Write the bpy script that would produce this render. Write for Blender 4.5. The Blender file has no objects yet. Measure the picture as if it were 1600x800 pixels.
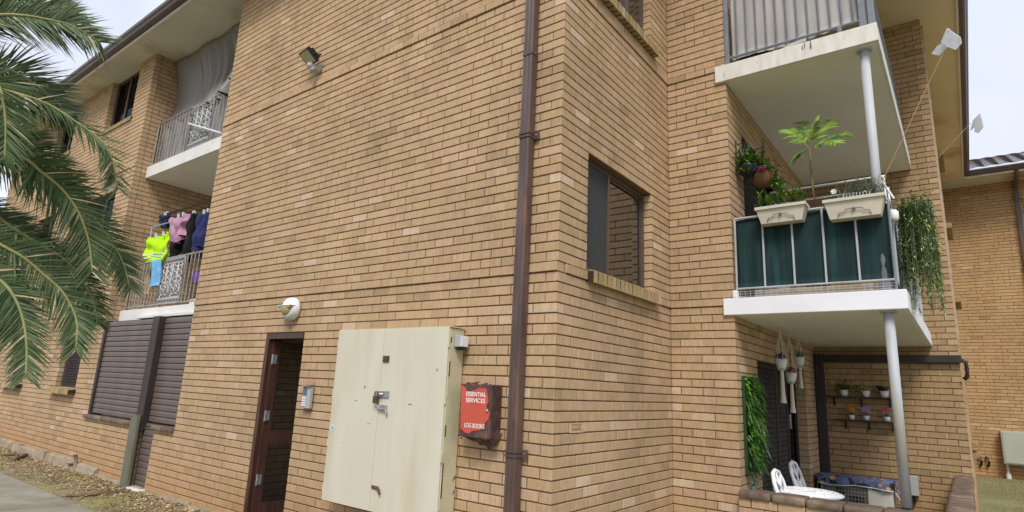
import bpy, bmesh, math, random
from mathutils import Vector, Matrix
random.seed(7)
R = math.radians
V = Vector

# ------------------------------------------------------------------ camera, sky, sun, exposure
scene = bpy.context.scene
col = scene.collection
CAM = V((2.6067, -4.032, -0.9594)); YAW, PITCH, ROLL, FPX = 0.653, 0.2192, 0.0453, 929.74
_F = V((-math.sin(YAW)*math.cos(PITCH), math.cos(YAW)*math.cos(PITCH), math.sin(PITCH)))
_r0 = V((math.cos(YAW), math.sin(YAW), 0)); _u0 = _r0.cross(_F)
_R = math.cos(ROLL)*_r0 + math.sin(ROLL)*_u0
_U = -math.sin(ROLL)*_r0 + math.cos(ROLL)*_u0
cd = bpy.data.cameras.new('camera'); cam = bpy.data.objects.new('camera', cd); col.objects.link(cam)
cam.matrix_world = Matrix(((_R.x, _U.x, -_F.x, CAM.x), (_R.y, _U.y, -_F.y, CAM.y), (_R.z, _U.z, -_F.z, CAM.z), (0, 0, 0, 1)))
cd.sensor_width = 36; cd.lens = FPX/1600*36; cd.clip_start = 0.05; cd.clip_end = 2000
scene.camera = cam

SUN_EL, SUN_AZ = 50, 150            # azimuth from +Y towards +X
w = bpy.data.worlds.new('World'); scene.world = w; w.use_nodes = True
nt = w.node_tree; nt.nodes.clear()
o_ = nt.nodes.new('ShaderNodeOutputWorld'); bg = nt.nodes.new('ShaderNodeBackground')
sky = nt.nodes.new('ShaderNodeTexSky'); sky.sky_type = 'NISHITA'; sky.sun_disc = False
sky.sun_elevation = R(SUN_EL); sky.sun_rotation = R(SUN_AZ); sky.dust_density = 3.0
sc_ = nt.nodes.new('ShaderNodeVectorMath'); sc_.operation = 'SCALE'; sc_.inputs['Scale'].default_value = 0.07
nt.links.new(sky.outputs[0], sc_.inputs[0])
tc = nt.nodes.new('ShaderNodeTexCoord'); no = nt.nodes.new('ShaderNodeTexNoise')
no.inputs['Scale'].default_value = 2.2; no.inputs['Detail'].default_value = 4; no.inputs['Roughness'].default_value = 0.5
nt.links.new(tc.outputs['Generated'], no.inputs['Vector'])
rp = nt.nodes.new('ShaderNodeValToRGB')
rp.color_ramp.elements[0].position = 0.35; rp.color_ramp.elements[0].color = (0.37, 0.40, 0.49, 1)
rp.color_ramp.elements[1].position = 0.7; rp.color_ramp.elements[1].color = (0.58, 0.60, 0.64, 1)
nt.links.new(no.outputs['Fac'], rp.inputs[0])
mx = nt.nodes.new('ShaderNodeMixRGB'); mx.inputs[0].default_value = 0.9
nt.links.new(sc_.outputs[0], mx.inputs[1]); nt.links.new(rp.outputs[0], mx.inputs[2])
nt.links.new(mx.outputs[0], bg.inputs['Color']); bg.inputs['Strength'].default_value = 1.0
nt.links.new(bg.outputs[0], o_.inputs['Surface'])
sd = bpy.data.lights.new('sun', 'SUN'); so = bpy.data.objects.new('sun', sd); col.objects.link(so)
sd.energy = 1.5; sd.angle = R(20); sd.color = (1, 0.95, 0.88)
_s = V((math.sin(R(SUN_AZ))*math.cos(R(SUN_EL)), math.cos(R(SUN_AZ))*math.cos(R(SUN_EL)), math.sin(R(SUN_EL))))
so.location = _s*60; so.rotation_euler = (-_s).to_track_quat('-Z', 'Y').to_euler()
scene.view_settings.view_transform = 'Standard'; scene.view_settings.look = 'None'
scene.view_settings.exposure = 1.0; scene.view_settings.gamma = 1
scene.cycles.use_denoising = True; scene.cycles.max_bounces = 8; scene.cycles.transparent_max_bounces = 16

# ------------------------------------------------------------------ helpers
def px(x, y, axis, val):
    """photo pixel -> point where its ray meets the plane axis = val"""
    d = (x-800)*_R - (y-400)*_U + FPX*_F
    return CAM + d*((val-CAM[axis])/d[axis])
def pxd(x, y, dist):
    d = ((x-800)*_R - (y-400)*_U + FPX*_F).normalized()
    return CAM + d*dist
def proj(P):
    d = V(P)-CAM; wz = d.dot(_F)
    return (800+FPX*d.dot(_R)/wz, 400-FPX*d.dot(_U)/wz, wz)

MATS = {}
def mat(name, c1, c2=None, rough=0.8, scale=6, bump=0.0, bscale=None, metal=0.0, spec=0.3, stretch=(1,1,1), lo=0.35, hi=0.65, detail=5, c3=None, s3=1.2, p3=(0.55,0.7)):
    m = bpy.data.materials.new(name); m.use_nodes = True; t = m.node_tree; b = t.nodes['Principled BSDF']
    b.inputs['Roughness'].default_value = rough; b.inputs['Metallic'].default_value = metal
    b.inputs['Specular IOR Level'].default_value = spec
    tc = t.nodes.new('ShaderNodeTexCoord'); mp = t.nodes.new('ShaderNodeMapping'); mp.inputs['Scale'].default_value = stretch
    t.links.new(tc.outputs['Object'], mp.inputs[0])
    n = t.nodes.new('ShaderNodeTexNoise'); n.inputs['Scale'].default_value = scale; n.inputs['Detail'].default_value = detail
    t.links.new(mp.outputs[0], n.inputs['Vector'])
    if c2 is None: c2 = tuple(x*0.85 for x in c1)
    rp = t.nodes.new('ShaderNodeValToRGB')
    rp.color_ramp.elements[0].position = lo; rp.color_ramp.elements[0].color = (*c2, 1)
    rp.color_ramp.elements[1].position = hi; rp.color_ramp.elements[1].color = (*c1, 1)
    t.links.new(n.outputs['Fac'], rp.inputs[0]); out = rp.outputs[0]
    if c3:
        n3 = t.nodes.new('ShaderNodeTexNoise'); n3.inputs['Scale'].default_value = s3; n3.inputs['Detail'].default_value = 6
        t.links.new(mp.outputs[0], n3.inputs['Vector'])
        r3 = t.nodes.new('ShaderNodeValToRGB'); r3.color_ramp.elements[0].position = p3[0]; r3.color_ramp.elements[1].position = p3[1]
        t.links.new(n3.outputs['Fac'], r3.inputs[0])
        m3 = t.nodes.new('ShaderNodeMixRGB'); m3.inputs[2].default_value = (*c3, 1)
        t.links.new(r3.outputs[0], m3.inputs[0]); t.links.new(out, m3.inputs[1]); out = m3.outputs[0]
    t.links.new(out, b.inputs['Base Color'])
    if bump:
        n2 = t.nodes.new('ShaderNodeTexNoise'); n2.inputs['Scale'].default_value = bscale or scale*4; n2.inputs['Detail'].default_value = 6
        t.links.new(mp.outputs[0], n2.inputs['Vector'])
        bp = t.nodes.new('ShaderNodeBump'); bp.inputs['Strength'].default_value = bump; bp.inputs['Distance'].default_value = 0.01
        t.links.new(n2.outputs['Fac'], bp.inputs['Height']); t.links.new(bp.outputs[0], b.inputs['Normal'])
    MATS[name] = m
    return m

def brick_mat(name, single, tint=(1,1,1)):
    m = bpy.data.materials.new(name); m.use_nodes = True; t = m.node_tree; b = t.nodes['Principled BSDF']
    b.inputs['Roughness'].default_value = 0.85; b.inputs['Specular IOR Level'].default_value = 0.2
    if single: src = t.nodes.new('ShaderNodeObjectInfo').outputs['Random']
    else:
        a = t.nodes.new('ShaderNodeAttribute'); a.attribute_name = 'rnd'; src = a.outputs['Fac']
    rp = t.nodes.new('ShaderNodeValToRGB'); cr = rp.color_ramp; cr.interpolation = 'LINEAR'
    pal = [(0.0, (0.355,0.258,0.147)), (0.04, (0.40,0.291,0.166)), (0.10, (0.425,0.306,0.174)), (0.22, (0.46,0.338,0.185)), (0.36, (0.445,0.312,0.178)), (0.50, (0.478,0.338,0.208)), (0.62, (0.452,0.33,0.178)),
           (0.76, (0.485,0.343,0.20)), (0.88, (0.47,0.35,0.195)), (0.965, (0.51,0.37,0.228)), (0.985, (0.56,0.44,0.295)), (1.0, (0.58,0.46,0.315))]
    cr.elements[0].position = 0; cr.elements[0].color = (*[pal[0][1][i]*tint[i] for i in range(3)], 1)
    cr.elements[1].position = 1; cr.elements[1].color = (*[pal[-1][1][i]*tint[i] for i in range(3)], 1)
    for p, c in pal[1:-1]:
        e = cr.elements.new(p); e.color = (*[c[i]*tint[i] for i in range(3)], 1)
    t.links.new(src, rp.inputs[0])
    g = t.nodes.new('ShaderNodeNewGeometry'); sx = t.nodes.new('ShaderNodeSeparateXYZ'); t.links.new(g.outputs['Position'], sx.inputs[0])
    ad = t.nodes.new('ShaderNodeMath'); ad.operation = 'ADD'; t.links.new(sx.outputs['X'], ad.inputs[0]); t.links.new(sx.outputs['Y'], ad.inputs[1])
    mz = t.nodes.new('ShaderNodeMath'); mz.operation = 'MULTIPLY'; mz.inputs[1].default_value = 0.06; t.links.new(sx.outputs['Z'], mz.inputs[0])
    sr = t.nodes.new('ShaderNodeMath'); sr.operation = 'MULTIPLY'; sr.inputs[1].default_value = 37.0; t.links.new(src, sr.inputs[0])
    cx = t.nodes.new('ShaderNodeCombineXYZ'); t.links.new(ad.outputs[0], cx.inputs[0]); t.links.new(sr.outputs[0], cx.inputs[1]); t.links.new(mz.outputs[0], cx.inputs[2])
    n1 = t.nodes.new('ShaderNodeTexNoise'); n1.inputs['Scale'].default_value = 95; n1.inputs['Detail'].default_value = 3; n1.inputs['Roughness'].default_value = 0.7
    t.links.new(cx.outputs[0], n1.inputs['Vector'])
    m1 = t.nodes.new('ShaderNodeMapRange'); m1.inputs[1].default_value = 0.3; m1.inputs[2].default_value = 0.7; m1.inputs[3].default_value = 0.80; m1.inputs[4].default_value = 1.14
    t.links.new(n1.outputs['Fac'], m1.inputs[0])
    n2 = t.nodes.new('ShaderNodeTexNoise'); n2.inputs['Scale'].default_value = 0.9; n2.inputs['Detail'].default_value = 5
    t.links.new(g.outputs['Position'], n2.inputs['Vector'])
    m2 = t.nodes.new('ShaderNodeMapRange'); m2.inputs[1].default_value = 0.3; m2.inputs[2].default_value = 0.7; m2.inputs[3].default_value = 0.88; m2.inputs[4].default_value = 1.08
    t.links.new(n2.outputs['Fac'], m2.inputs[0])
    mu = t.nodes.new('ShaderNodeMath'); mu.operation = 'MULTIPLY'; t.links.new(m1.outputs[0], mu.inputs[0]); t.links.new(m2.outputs[0], mu.inputs[1])
    n4 = t.nodes.new('ShaderNodeTexNoise'); n4.inputs['Scale'].default_value = 14; n4.inputs['Detail'].default_value = 8; n4.inputs['Roughness'].default_value = 0.7
    t.links.new(g.outputs['Position'], n4.inputs['Vector'])
    m4 = t.nodes.new('ShaderNodeMapRange'); m4.inputs[1].default_value = 0.3; m4.inputs[2].default_value = 0.7; m4.inputs[3].default_value = 0.9; m4.inputs[4].default_value = 1.07
    t.links.new(n4.outputs['Fac'], m4.inputs[0])
    mu2 = t.nodes.new('ShaderNodeMath'); mu2.operation = 'MULTIPLY'; t.links.new(mu.outputs[0], mu2.inputs[0]); t.links.new(m4.outputs[0], mu2.inputs[1])
    sc = t.nodes.new('ShaderNodeVectorMath'); sc.operation = 'SCALE'; t.links.new(rp.outputs[0], sc.inputs[0]); t.links.new(mu2.outputs[0], sc.inputs['Scale'])
    cs = t.nodes.new('ShaderNodeCombineXYZ'); t.links.new(ad.outputs[0], cs.inputs[0]); mz2 = t.nodes.new('ShaderNodeMath'); mz2.operation = 'MULTIPLY'; mz2.inputs[1].default_value = 0.12
    t.links.new(sx.outputs['Z'], mz2.inputs[0]); t.links.new(mz2.outputs[0], cs.inputs[2])
    n5 = t.nodes.new('ShaderNodeTexNoise'); n5.inputs['Scale'].default_value = 3.5; n5.inputs['Detail'].default_value = 7; n5.inputs['Roughness'].default_value = 0.65; t.links.new(cs.outputs[0], n5.inputs['Vector'])
    m5 = t.nodes.new('ShaderNodeMapRange'); m5.inputs[1].default_value = 0.52; m5.inputs[2].default_value = 0.72; m5.inputs[3].default_value = 1.0; m5.inputs[4].default_value = 0.86
    t.links.new(n5.outputs['Fac'], m5.inputs[0])
    mu3 = t.nodes.new('ShaderNodeMath'); mu3.operation = 'MULTIPLY'; t.links.new(mu2.outputs[0], mu3.inputs[0]); t.links.new(m5.outputs[0], mu3.inputs[1]); t.links.new(mu3.outputs[0], sc.inputs['Scale'])
    # orange clay splash on the lowest courses
    mr = t.nodes.new('ShaderNodeMapRange'); mr.inputs[1].default_value = -2.62; mr.inputs[2].default_value = -1.9; mr.inputs[3].default_value = 1.0; mr.inputs[4].default_value = 0.0
    t.links.new(sx.outputs['Z'], mr.inputs[0])
    mm = t.nodes.new('ShaderNodeMath'); mm.operation = 'MULTIPLY'; t.links.new(mr.outputs[0], mm.inputs[0]); t.links.new(n2.outputs['Fac'], mm.inputs[1])
    mc = t.nodes.new('ShaderNodeMixRGB'); mc.inputs[2].default_value = (0.40, 0.20, 0.065, 1)
    t.links.new(mm.outputs[0], mc.inputs[0]); t.links.new(sc.outputs[0], mc.inputs[1])
    t.links.new(mc.outputs[0], b.inputs['Base Color'])
    bp = t.nodes.new('ShaderNodeBump'); bp.inputs['Strength'].default_value = 0.5; bp.inputs['Distance'].default_value = 0.003
    t.links.new(n1.outputs['Fac'], bp.inputs['Height']); t.links.new(bp.outputs[0], b.inputs['Normal'])
    MATS[name] = m
brick_mat('brick', False, (1.03, 0.985, 1.03)); brick_mat('brick_single', True, (1.03, 0.985, 1.03))
brick_mat('brick_far', False, (1.0, 0.90, 0.78)); brick_mat('sill_single', True, (0.80, 0.82, 0.74)); brick_mat('brick_shaded', False, (0.86, 0.80, 0.74))  # last tint: same bricks, recess shade put into their colour
mat('mortar', (0.19,0.13,0.08), (0.13,0.088,0.052), 0.95, 20, 0.4)  # brown mortar, colour deepened to carry the raked joint shadow
mat('mortar_perp', (0.60,0.47,0.31), (0.40,0.29,0.18), 0.95, 30, 0.2)
mat('mortar_dark', (0.20,0.14,0.085), (0.13,0.09,0.055), 0.95, 30, 0.2)
mat('sill_brick', (0.36,0.26,0.13), (0.25,0.18,0.09), 0.85, 18, 0.4)
mat('cap_brick', (0.17,0.125,0.095), (0.10,0.07,0.052), 0.6, 9, 0.4, spec=0.4, c3=(0.26,0.20,0.14), s3=4)
mat('white_paint', (0.72,0.71,0.69), (0.64,0.63,0.60), 0.6, 3, 0.1, c3=(0.42,0.38,0.32), s3=2.4, p3=(0.62,0.8))
mat('fascia_paint', (0.80,0.81,0.86), (0.74,0.75,0.80), 0.55, 3, 0.05)
mat('old_white', (0.72,0.70,0.66), (0.62,0.59,0.53), 0.7, 5, 0.2, c3=(0.16,0.145,0.125), s3=7, p3=(0.64,0.70), stretch=(3,3,0.6))
mat('soffit_warm', (0.80,0.70,0.52), (0.73,0.62,0.45), 0.8, 1.2, 0.1, c3=(0.45,0.32,0.16), s3=0.8, p3=(0.56,0.75))
mat('soffit', (0.66,0.63,0.57), (0.60,0.565,0.50), 0.8, 1.2, 0.1, c3=(0.33,0.24,0.13), s3=0.8, p3=(0.56,0.75))
mat('slab_soffit', (0.77,0.76,0.69), (0.73,0.715,0.64), 0.8, 1.5, 0.05)
mat('slab_white', (0.72,0.71,0.66), (0.68,0.67,0.61), 0.7, 2, 0.05)
mat('gutter', (0.085,0.055,0.052), (0.06,0.04,0.038), 0.4, 4, spec=0.5)
mat('gutter_lip', (0.42,0.50,0.48), None, 0.5, 4)
mat('roof_tile', (0.10,0.07,0.06), (0.06,0.045,0.04), 0.85, 10, 0.4)
mat('brown_metal', (0.115,0.075,0.065), (0.07,0.042,0.035), 0.4, 8, 0.05, spec=0.5, stretch=(1,1,0.25), c3=(0.17,0.085,0.05), s3=7, p3=(0.60,0.72))
mat('shutter', (0.132,0.10,0.088), (0.112,0.083,0.073), 0.5, 3, spec=0.4)
mat('shutter_gap', (0.02,0.014,0.012), None, 0.8)
mat('dark_brown', (0.042,0.03,0.028), (0.03,0.022,0.02), 0.55, 6, 0.05, spec=0.4)
mat('timber_stain', (0.085,0.035,0.024), (0.045,0.018,0.013), 0.45, 5, 0.15, stretch=(8,8,0.6), spec=0.45)
mat('bronze_frame', (0.11,0.075,0.062), (0.09,0.06,0.05), 0.4, 6, spec=0.5)
mat('room_dark', (0.015,0.015,0.016), None, 0.9)  # near-black; paints the darkness inside openings, also used for slot and print
mat('curtain_dark', (0.05,0.055,0.055), (0.03,0.034,0.036), 0.9, 40, stretch=(1,1,0.05))
mat('curtain_white', (0.6,0.6,0.62), (0.5,0.5,0.52), 0.9, 30, stretch=(1,1,0.05))
mat('cream_paint', (0.605,0.575,0.475), (0.57,0.54,0.44), 0.5, 2, 0.04, spec=0.4, stretch=(2.2,1,0.5), c3=(0.54,0.485,0.36), s3=1.6, p3=(0.50,0.72))
mat('cream_edge', (0.58,0.54,0.37), (0.50,0.46,0.30), 0.6, 6, 0.1, c3=(0.13,0.09,0.05), s3=6, p3=(0.66,0.72))
mat('rust', (0.14,0.07,0.04), (0.07,0.04,0.028), 0.85, 20, 0.4)
mat('rust_dark', (0.055,0.03,0.026), (0.03,0.018,0.016), 0.8, 22, 0.5, c3=(0.14,0.055,0.035), s3=14)
mat('steel', (0.42,0.43,0.45), (0.28,0.29,0.31), 0.4, 20, 0.1, metal=0.6)
mat('galv', (0.45,0.47,0.50), (0.38,0.40,0.43), 0.55, 5, 0.05, spec=0.4, stretch=(1,1,0.3), c3=(0.36,0.34,0.30), s3=4)
mat('grey_rail', (0.20,0.22,0.26), (0.15,0.165,0.20), 0.5, 8, 0.05, spec=0.4)
mat('red_paint', (0.56,0.10,0.065), (0.50,0.085,0.055), 0.5, 4, 0.05, c3=(0.62,0.13,0.09), s3=3)
mat('faded_red', (0.52,0.20,0.15), (0.45,0.24,0.17), 0.7, 12)
mat('rust_case', (0.10,0.06,0.053), (0.06,0.036,0.032), 0.75, 14, 0.5, c3=(0.20,0.085,0.055), s3=12)
mat('text_white', (0.82,0.80,0.78), None, 0.6)
mat('plastic_white', (0.76,0.77,0.79), (0.72,0.73,0.75), 0.45, 5)
mat('plastic_grey', (0.40,0.41,0.42), (0.36,0.37,0.38), 0.5, 5)
mat('diffuser_amber', (0.42,0.34,0.16), (0.36,0.28,0.12), 0.35, 5)
mat('black_plastic', (0.022,0.022,0.026), (0.015,0.015,0.018), 0.45, 8)
mat('led_panel', (0.40,0.38,0.28), (0.34,0.33,0.25), 0.3, 30, c3=(0.55,0.42,0.10), s3=20)
mat('keypad_screen', (0.10,0.13,0.16), None, 0.25, spec=0.6)
mat('concrete', (0.30,0.285,0.235), (0.22,0.205,0.165), 0.9, 3, 0.4, bscale=60, c3=(0.16,0.155,0.10), s3=1.5)
mat('footing', (0.36,0.30,0.22), (0.25,0.20,0.14), 0.95, 5, 0.6)
mat('dirt', (0.27,0.21,0.135), (0.17,0.13,0.08), 0.95, 2.2, 0.6, bscale=25, c3=(0.24,0.25,0.09), s3=0.55, p3=(0.46,0.6))
mat('lawn', (0.22,0.215,0.11), (0.17,0.165,0.085), 0.95, 1.2, 0.6, bscale=25, c3=(0.20,0.16,0.09), s3=0.35, p3=(0.52,0.62))
mat('grey_timber', (0.20,0.185,0.15), (0.12,0.115,0.085), 0.9, 6, 0.5, stretch=(6,6,0.4), c3=(0.11,0.12,0.06), s3=3)
mat('bark', (0.20,0.14,0.085), (0.10,0.07,0.04), 0.95, 10, 0.6)
mat('green_shade', (0.015,0.040,0.040), (0.009,0.025,0.027), 0.8, 3, 0.1, stretch=(5,5,0.4), spec=0.2, c3=(0.02,0.062,0.058), s3=1.5)
mat('trough', (0.58,0.54,0.45), (0.52,0.48,0.39), 0.6, 6)
mat('soil', (0.045,0.03,0.02), None, 0.95, 20)
mat('coir_board', (0.46,0.36,0.26), (0.38,0.29,0.2), 0.8, 5)
mat('coir', (0.22,0.12,0.05), (0.12,0.06,0.025), 0.95, 40, 0.5)
mat('macrame', (0.70,0.66,0.56), (0.60,0.55,0.45), 0.9, 40, 0.3, stretch=(1,1,0.2))
mat('ceramic', (0.76,0.76,0.76), None, 0.4, spec=0.4)
mat('tarp', (0.23,0.21,0.195), (0.185,0.17,0.16), 0.42, 4, 0.05, spec=0.5)
mat('drape', (0.43,0.41,0.395), (0.375,0.355,0.34), 0.85, 3, 0.05, stretch=(3,3,0.5))
mat('silver_cast', (0.50,0.51,0.53), (0.42,0.43,0.45), 0.5, 10)
mat('rail_old', (0.35,0.33,0.31), (0.23,0.21,0.19), 0.6, 10)
mat('cane', (0.42,0.27,0.13), None, 0.7, 20)
mat('foil', (0.66,0.68,0.72), (0.52,0.54,0.58), 0.35, 15, 0.2, metal=0.3)
mat('conduit_pink', (0.50,0.38,0.28), (0.38,0.28,0.2), 0.7, 9)
mat('meterbox', (0.40,0.42,0.37), (0.36,0.38,0.33), 0.5, 3)
mat('pvc', (0.62,0.62,0.58), None, 0.5, 5)
mat('ac_white', (0.62,0.60,0.54), (0.56,0.54,0.48), 0.5, 4)
mat('ac_bar', (0.30,0.30,0.28), None, 0.5)
mat('ac_grille', (0.14,0.145,0.14), (0.10,0.105,0.10), 0.5, 10)
for n_, c_ in dict(cloth_navy=(0.02,0.025,0.07), cloth_pink=(0.50,0.27,0.40), cloth_black=(0.018,0.016,0.02), cloth_hivis=(0.50,0.86,0.01), cloth_blue=(0.16,0.40,0.66),
                   cloth_purple=(0.17,0.06,0.33), cloth_cream=(0.42,0.33,0.2), cloth_indigo=(0.03,0.035,0.13), strip_silver=(0.7,0.75,0.6)).items():
    mat(n_, c_, tuple(x*0.75 for x in c_), 0.9, 9, 0.2, bscale=40)
for n_, c_, d_ in [('leaf_palm', (0.058,0.10,0.026), (0.032,0.064,0.016)), ('leaf_palm_under', (0.105,0.15,0.06), (0.065,0.10,0.035)), ('rachis', (0.30,0.29,0.12), (0.22,0.22,0.08)),
                   ('leaf_fresh', (0.25,0.34,0.11), (0.17,0.25,0.07)), ('leaf_lime', (0.22,0.33,0.03), (0.13,0.22,0.02)), ('leaf_mid', (0.075,0.18,0.035), (0.04,0.11,0.02)), ('leaf_bright', (0.13,0.30,0.035), (0.07,0.20,0.025)),
                   ('leaf_dark', (0.025,0.07,0.02), (0.014,0.04,0.012)), ('leaf_grey', (0.17,0.20,0.12), (0.11,0.14,0.08)), ('leaf_cream', (0.40,0.45,0.16), (0.28,0.34,0.10)),
                   ('leaf_blue', (0.14,0.22,0.18), (0.08,0.14,0.11)), ('flower_magenta', (0.62,0.02,0.30), (0.45,0.01,0.2)), ('flower_pink', (0.70,0.15,0.25), (0.5,0.08,0.15)),
                   ('flower_orange', (0.75,0.33,0.02), (0.6,0.2,0.02)), ('flower_purple', (0.14,0.09,0.30), (0.08,0.05,0.2)), ('flower_blue', (0.03,0.10,0.5), None), ('flower_white', (0.72,0.68,0.66), None),
                   ('flower_lilac', (0.5,0.25,0.5), None), ('dry_leaf', (0.38,0.26,0.14), (0.22,0.14,0.07)), ('dry_pale', (0.55,0.45,0.27), (0.40,0.31,0.17)), ('grass', (0.20,0.25,0.06), (0.13,0.17,0.04)), ('grass_dry', (0.40,0.35,0.16), (0.28,0.24,0.10))]:
    m_ = mat(n_, c_, d_, 0.55, 8, spec=0.35)
    if n_.startswith(('leaf', 'grass')):
        m_.node_tree.nodes['Principled BSDF'].inputs['Transmission Weight'].default_value = 0.0
        m_.node_tree.nodes['Principled BSDF'].inputs['Subsurface Weight'].default_value = 0.0

def glass_mat(name, tint, refl=1.0):
    m = bpy.data.materials.new(name); m.use_nodes = True; t = m.node_tree; t.nodes.clear()
    out = t.nodes.new('ShaderNodeOutputMaterial'); mix = t.nodes.new('ShaderNodeMixShader'); tr = t.nodes.new('ShaderNodeBsdfTransparent')
    gl = t.nodes.new('ShaderNodeBsdfGlossy'); gl.inputs['Roughness'].default_value = 0.01; gl.inputs['Color'].default_value = (refl*0.24, refl*0.26, refl*0.28, 1)
    fr = t.nodes.new('ShaderNodeFresnel'); fr.inputs['IOR'].default_value = 1.48
    tr.inputs['Color'].default_value = (*tint, 1)
    no = t.nodes.new('ShaderNodeTexNoise'); no.inputs['Scale'].default_value = 1.5
    bp = t.nodes.new('ShaderNodeBump'); bp.inputs['Strength'].default_value = 0.02; t.links.new(no.outputs['Fac'], bp.inputs['Height']); t.links.new(bp.outputs[0], gl.inputs['Normal'])
    t.links.new(fr.outputs[0], mix.inputs[0]); t.links.new(tr.outputs[0], mix.inputs[1]); t.links.new(gl.outputs[0], mix.inputs[2]); t.links.new(mix.outputs[0], out.inputs[0])
    MATS[name] = m
glass_mat('glass', (0.96, 0.97, 0.965))

def mesh_mat(name, c, alpha):
    m = bpy.data.materials.new(name); m.use_nodes = True; t = m.node_tree; b = t.nodes['Principled BSDF']
    b.inputs['Base Color'].default_value = (*c, 1); b.inputs['Roughness'].default_value = 0.9; b.inputs['Alpha'].default_value = alpha
    MATS[name] = m
mesh_mat('net_grey', (0.16, 0.145, 0.135), 0.72); mesh_mat('screen_mesh', (0.045, 0.05, 0.05), 0.88); mesh_mat('tarp_net', (0.235, 0.215, 0.20), 0.84); MATS['tarp_net'].node_tree.nodes['Principled BSDF'].inputs['Roughness'].default_value = 0.4

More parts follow.
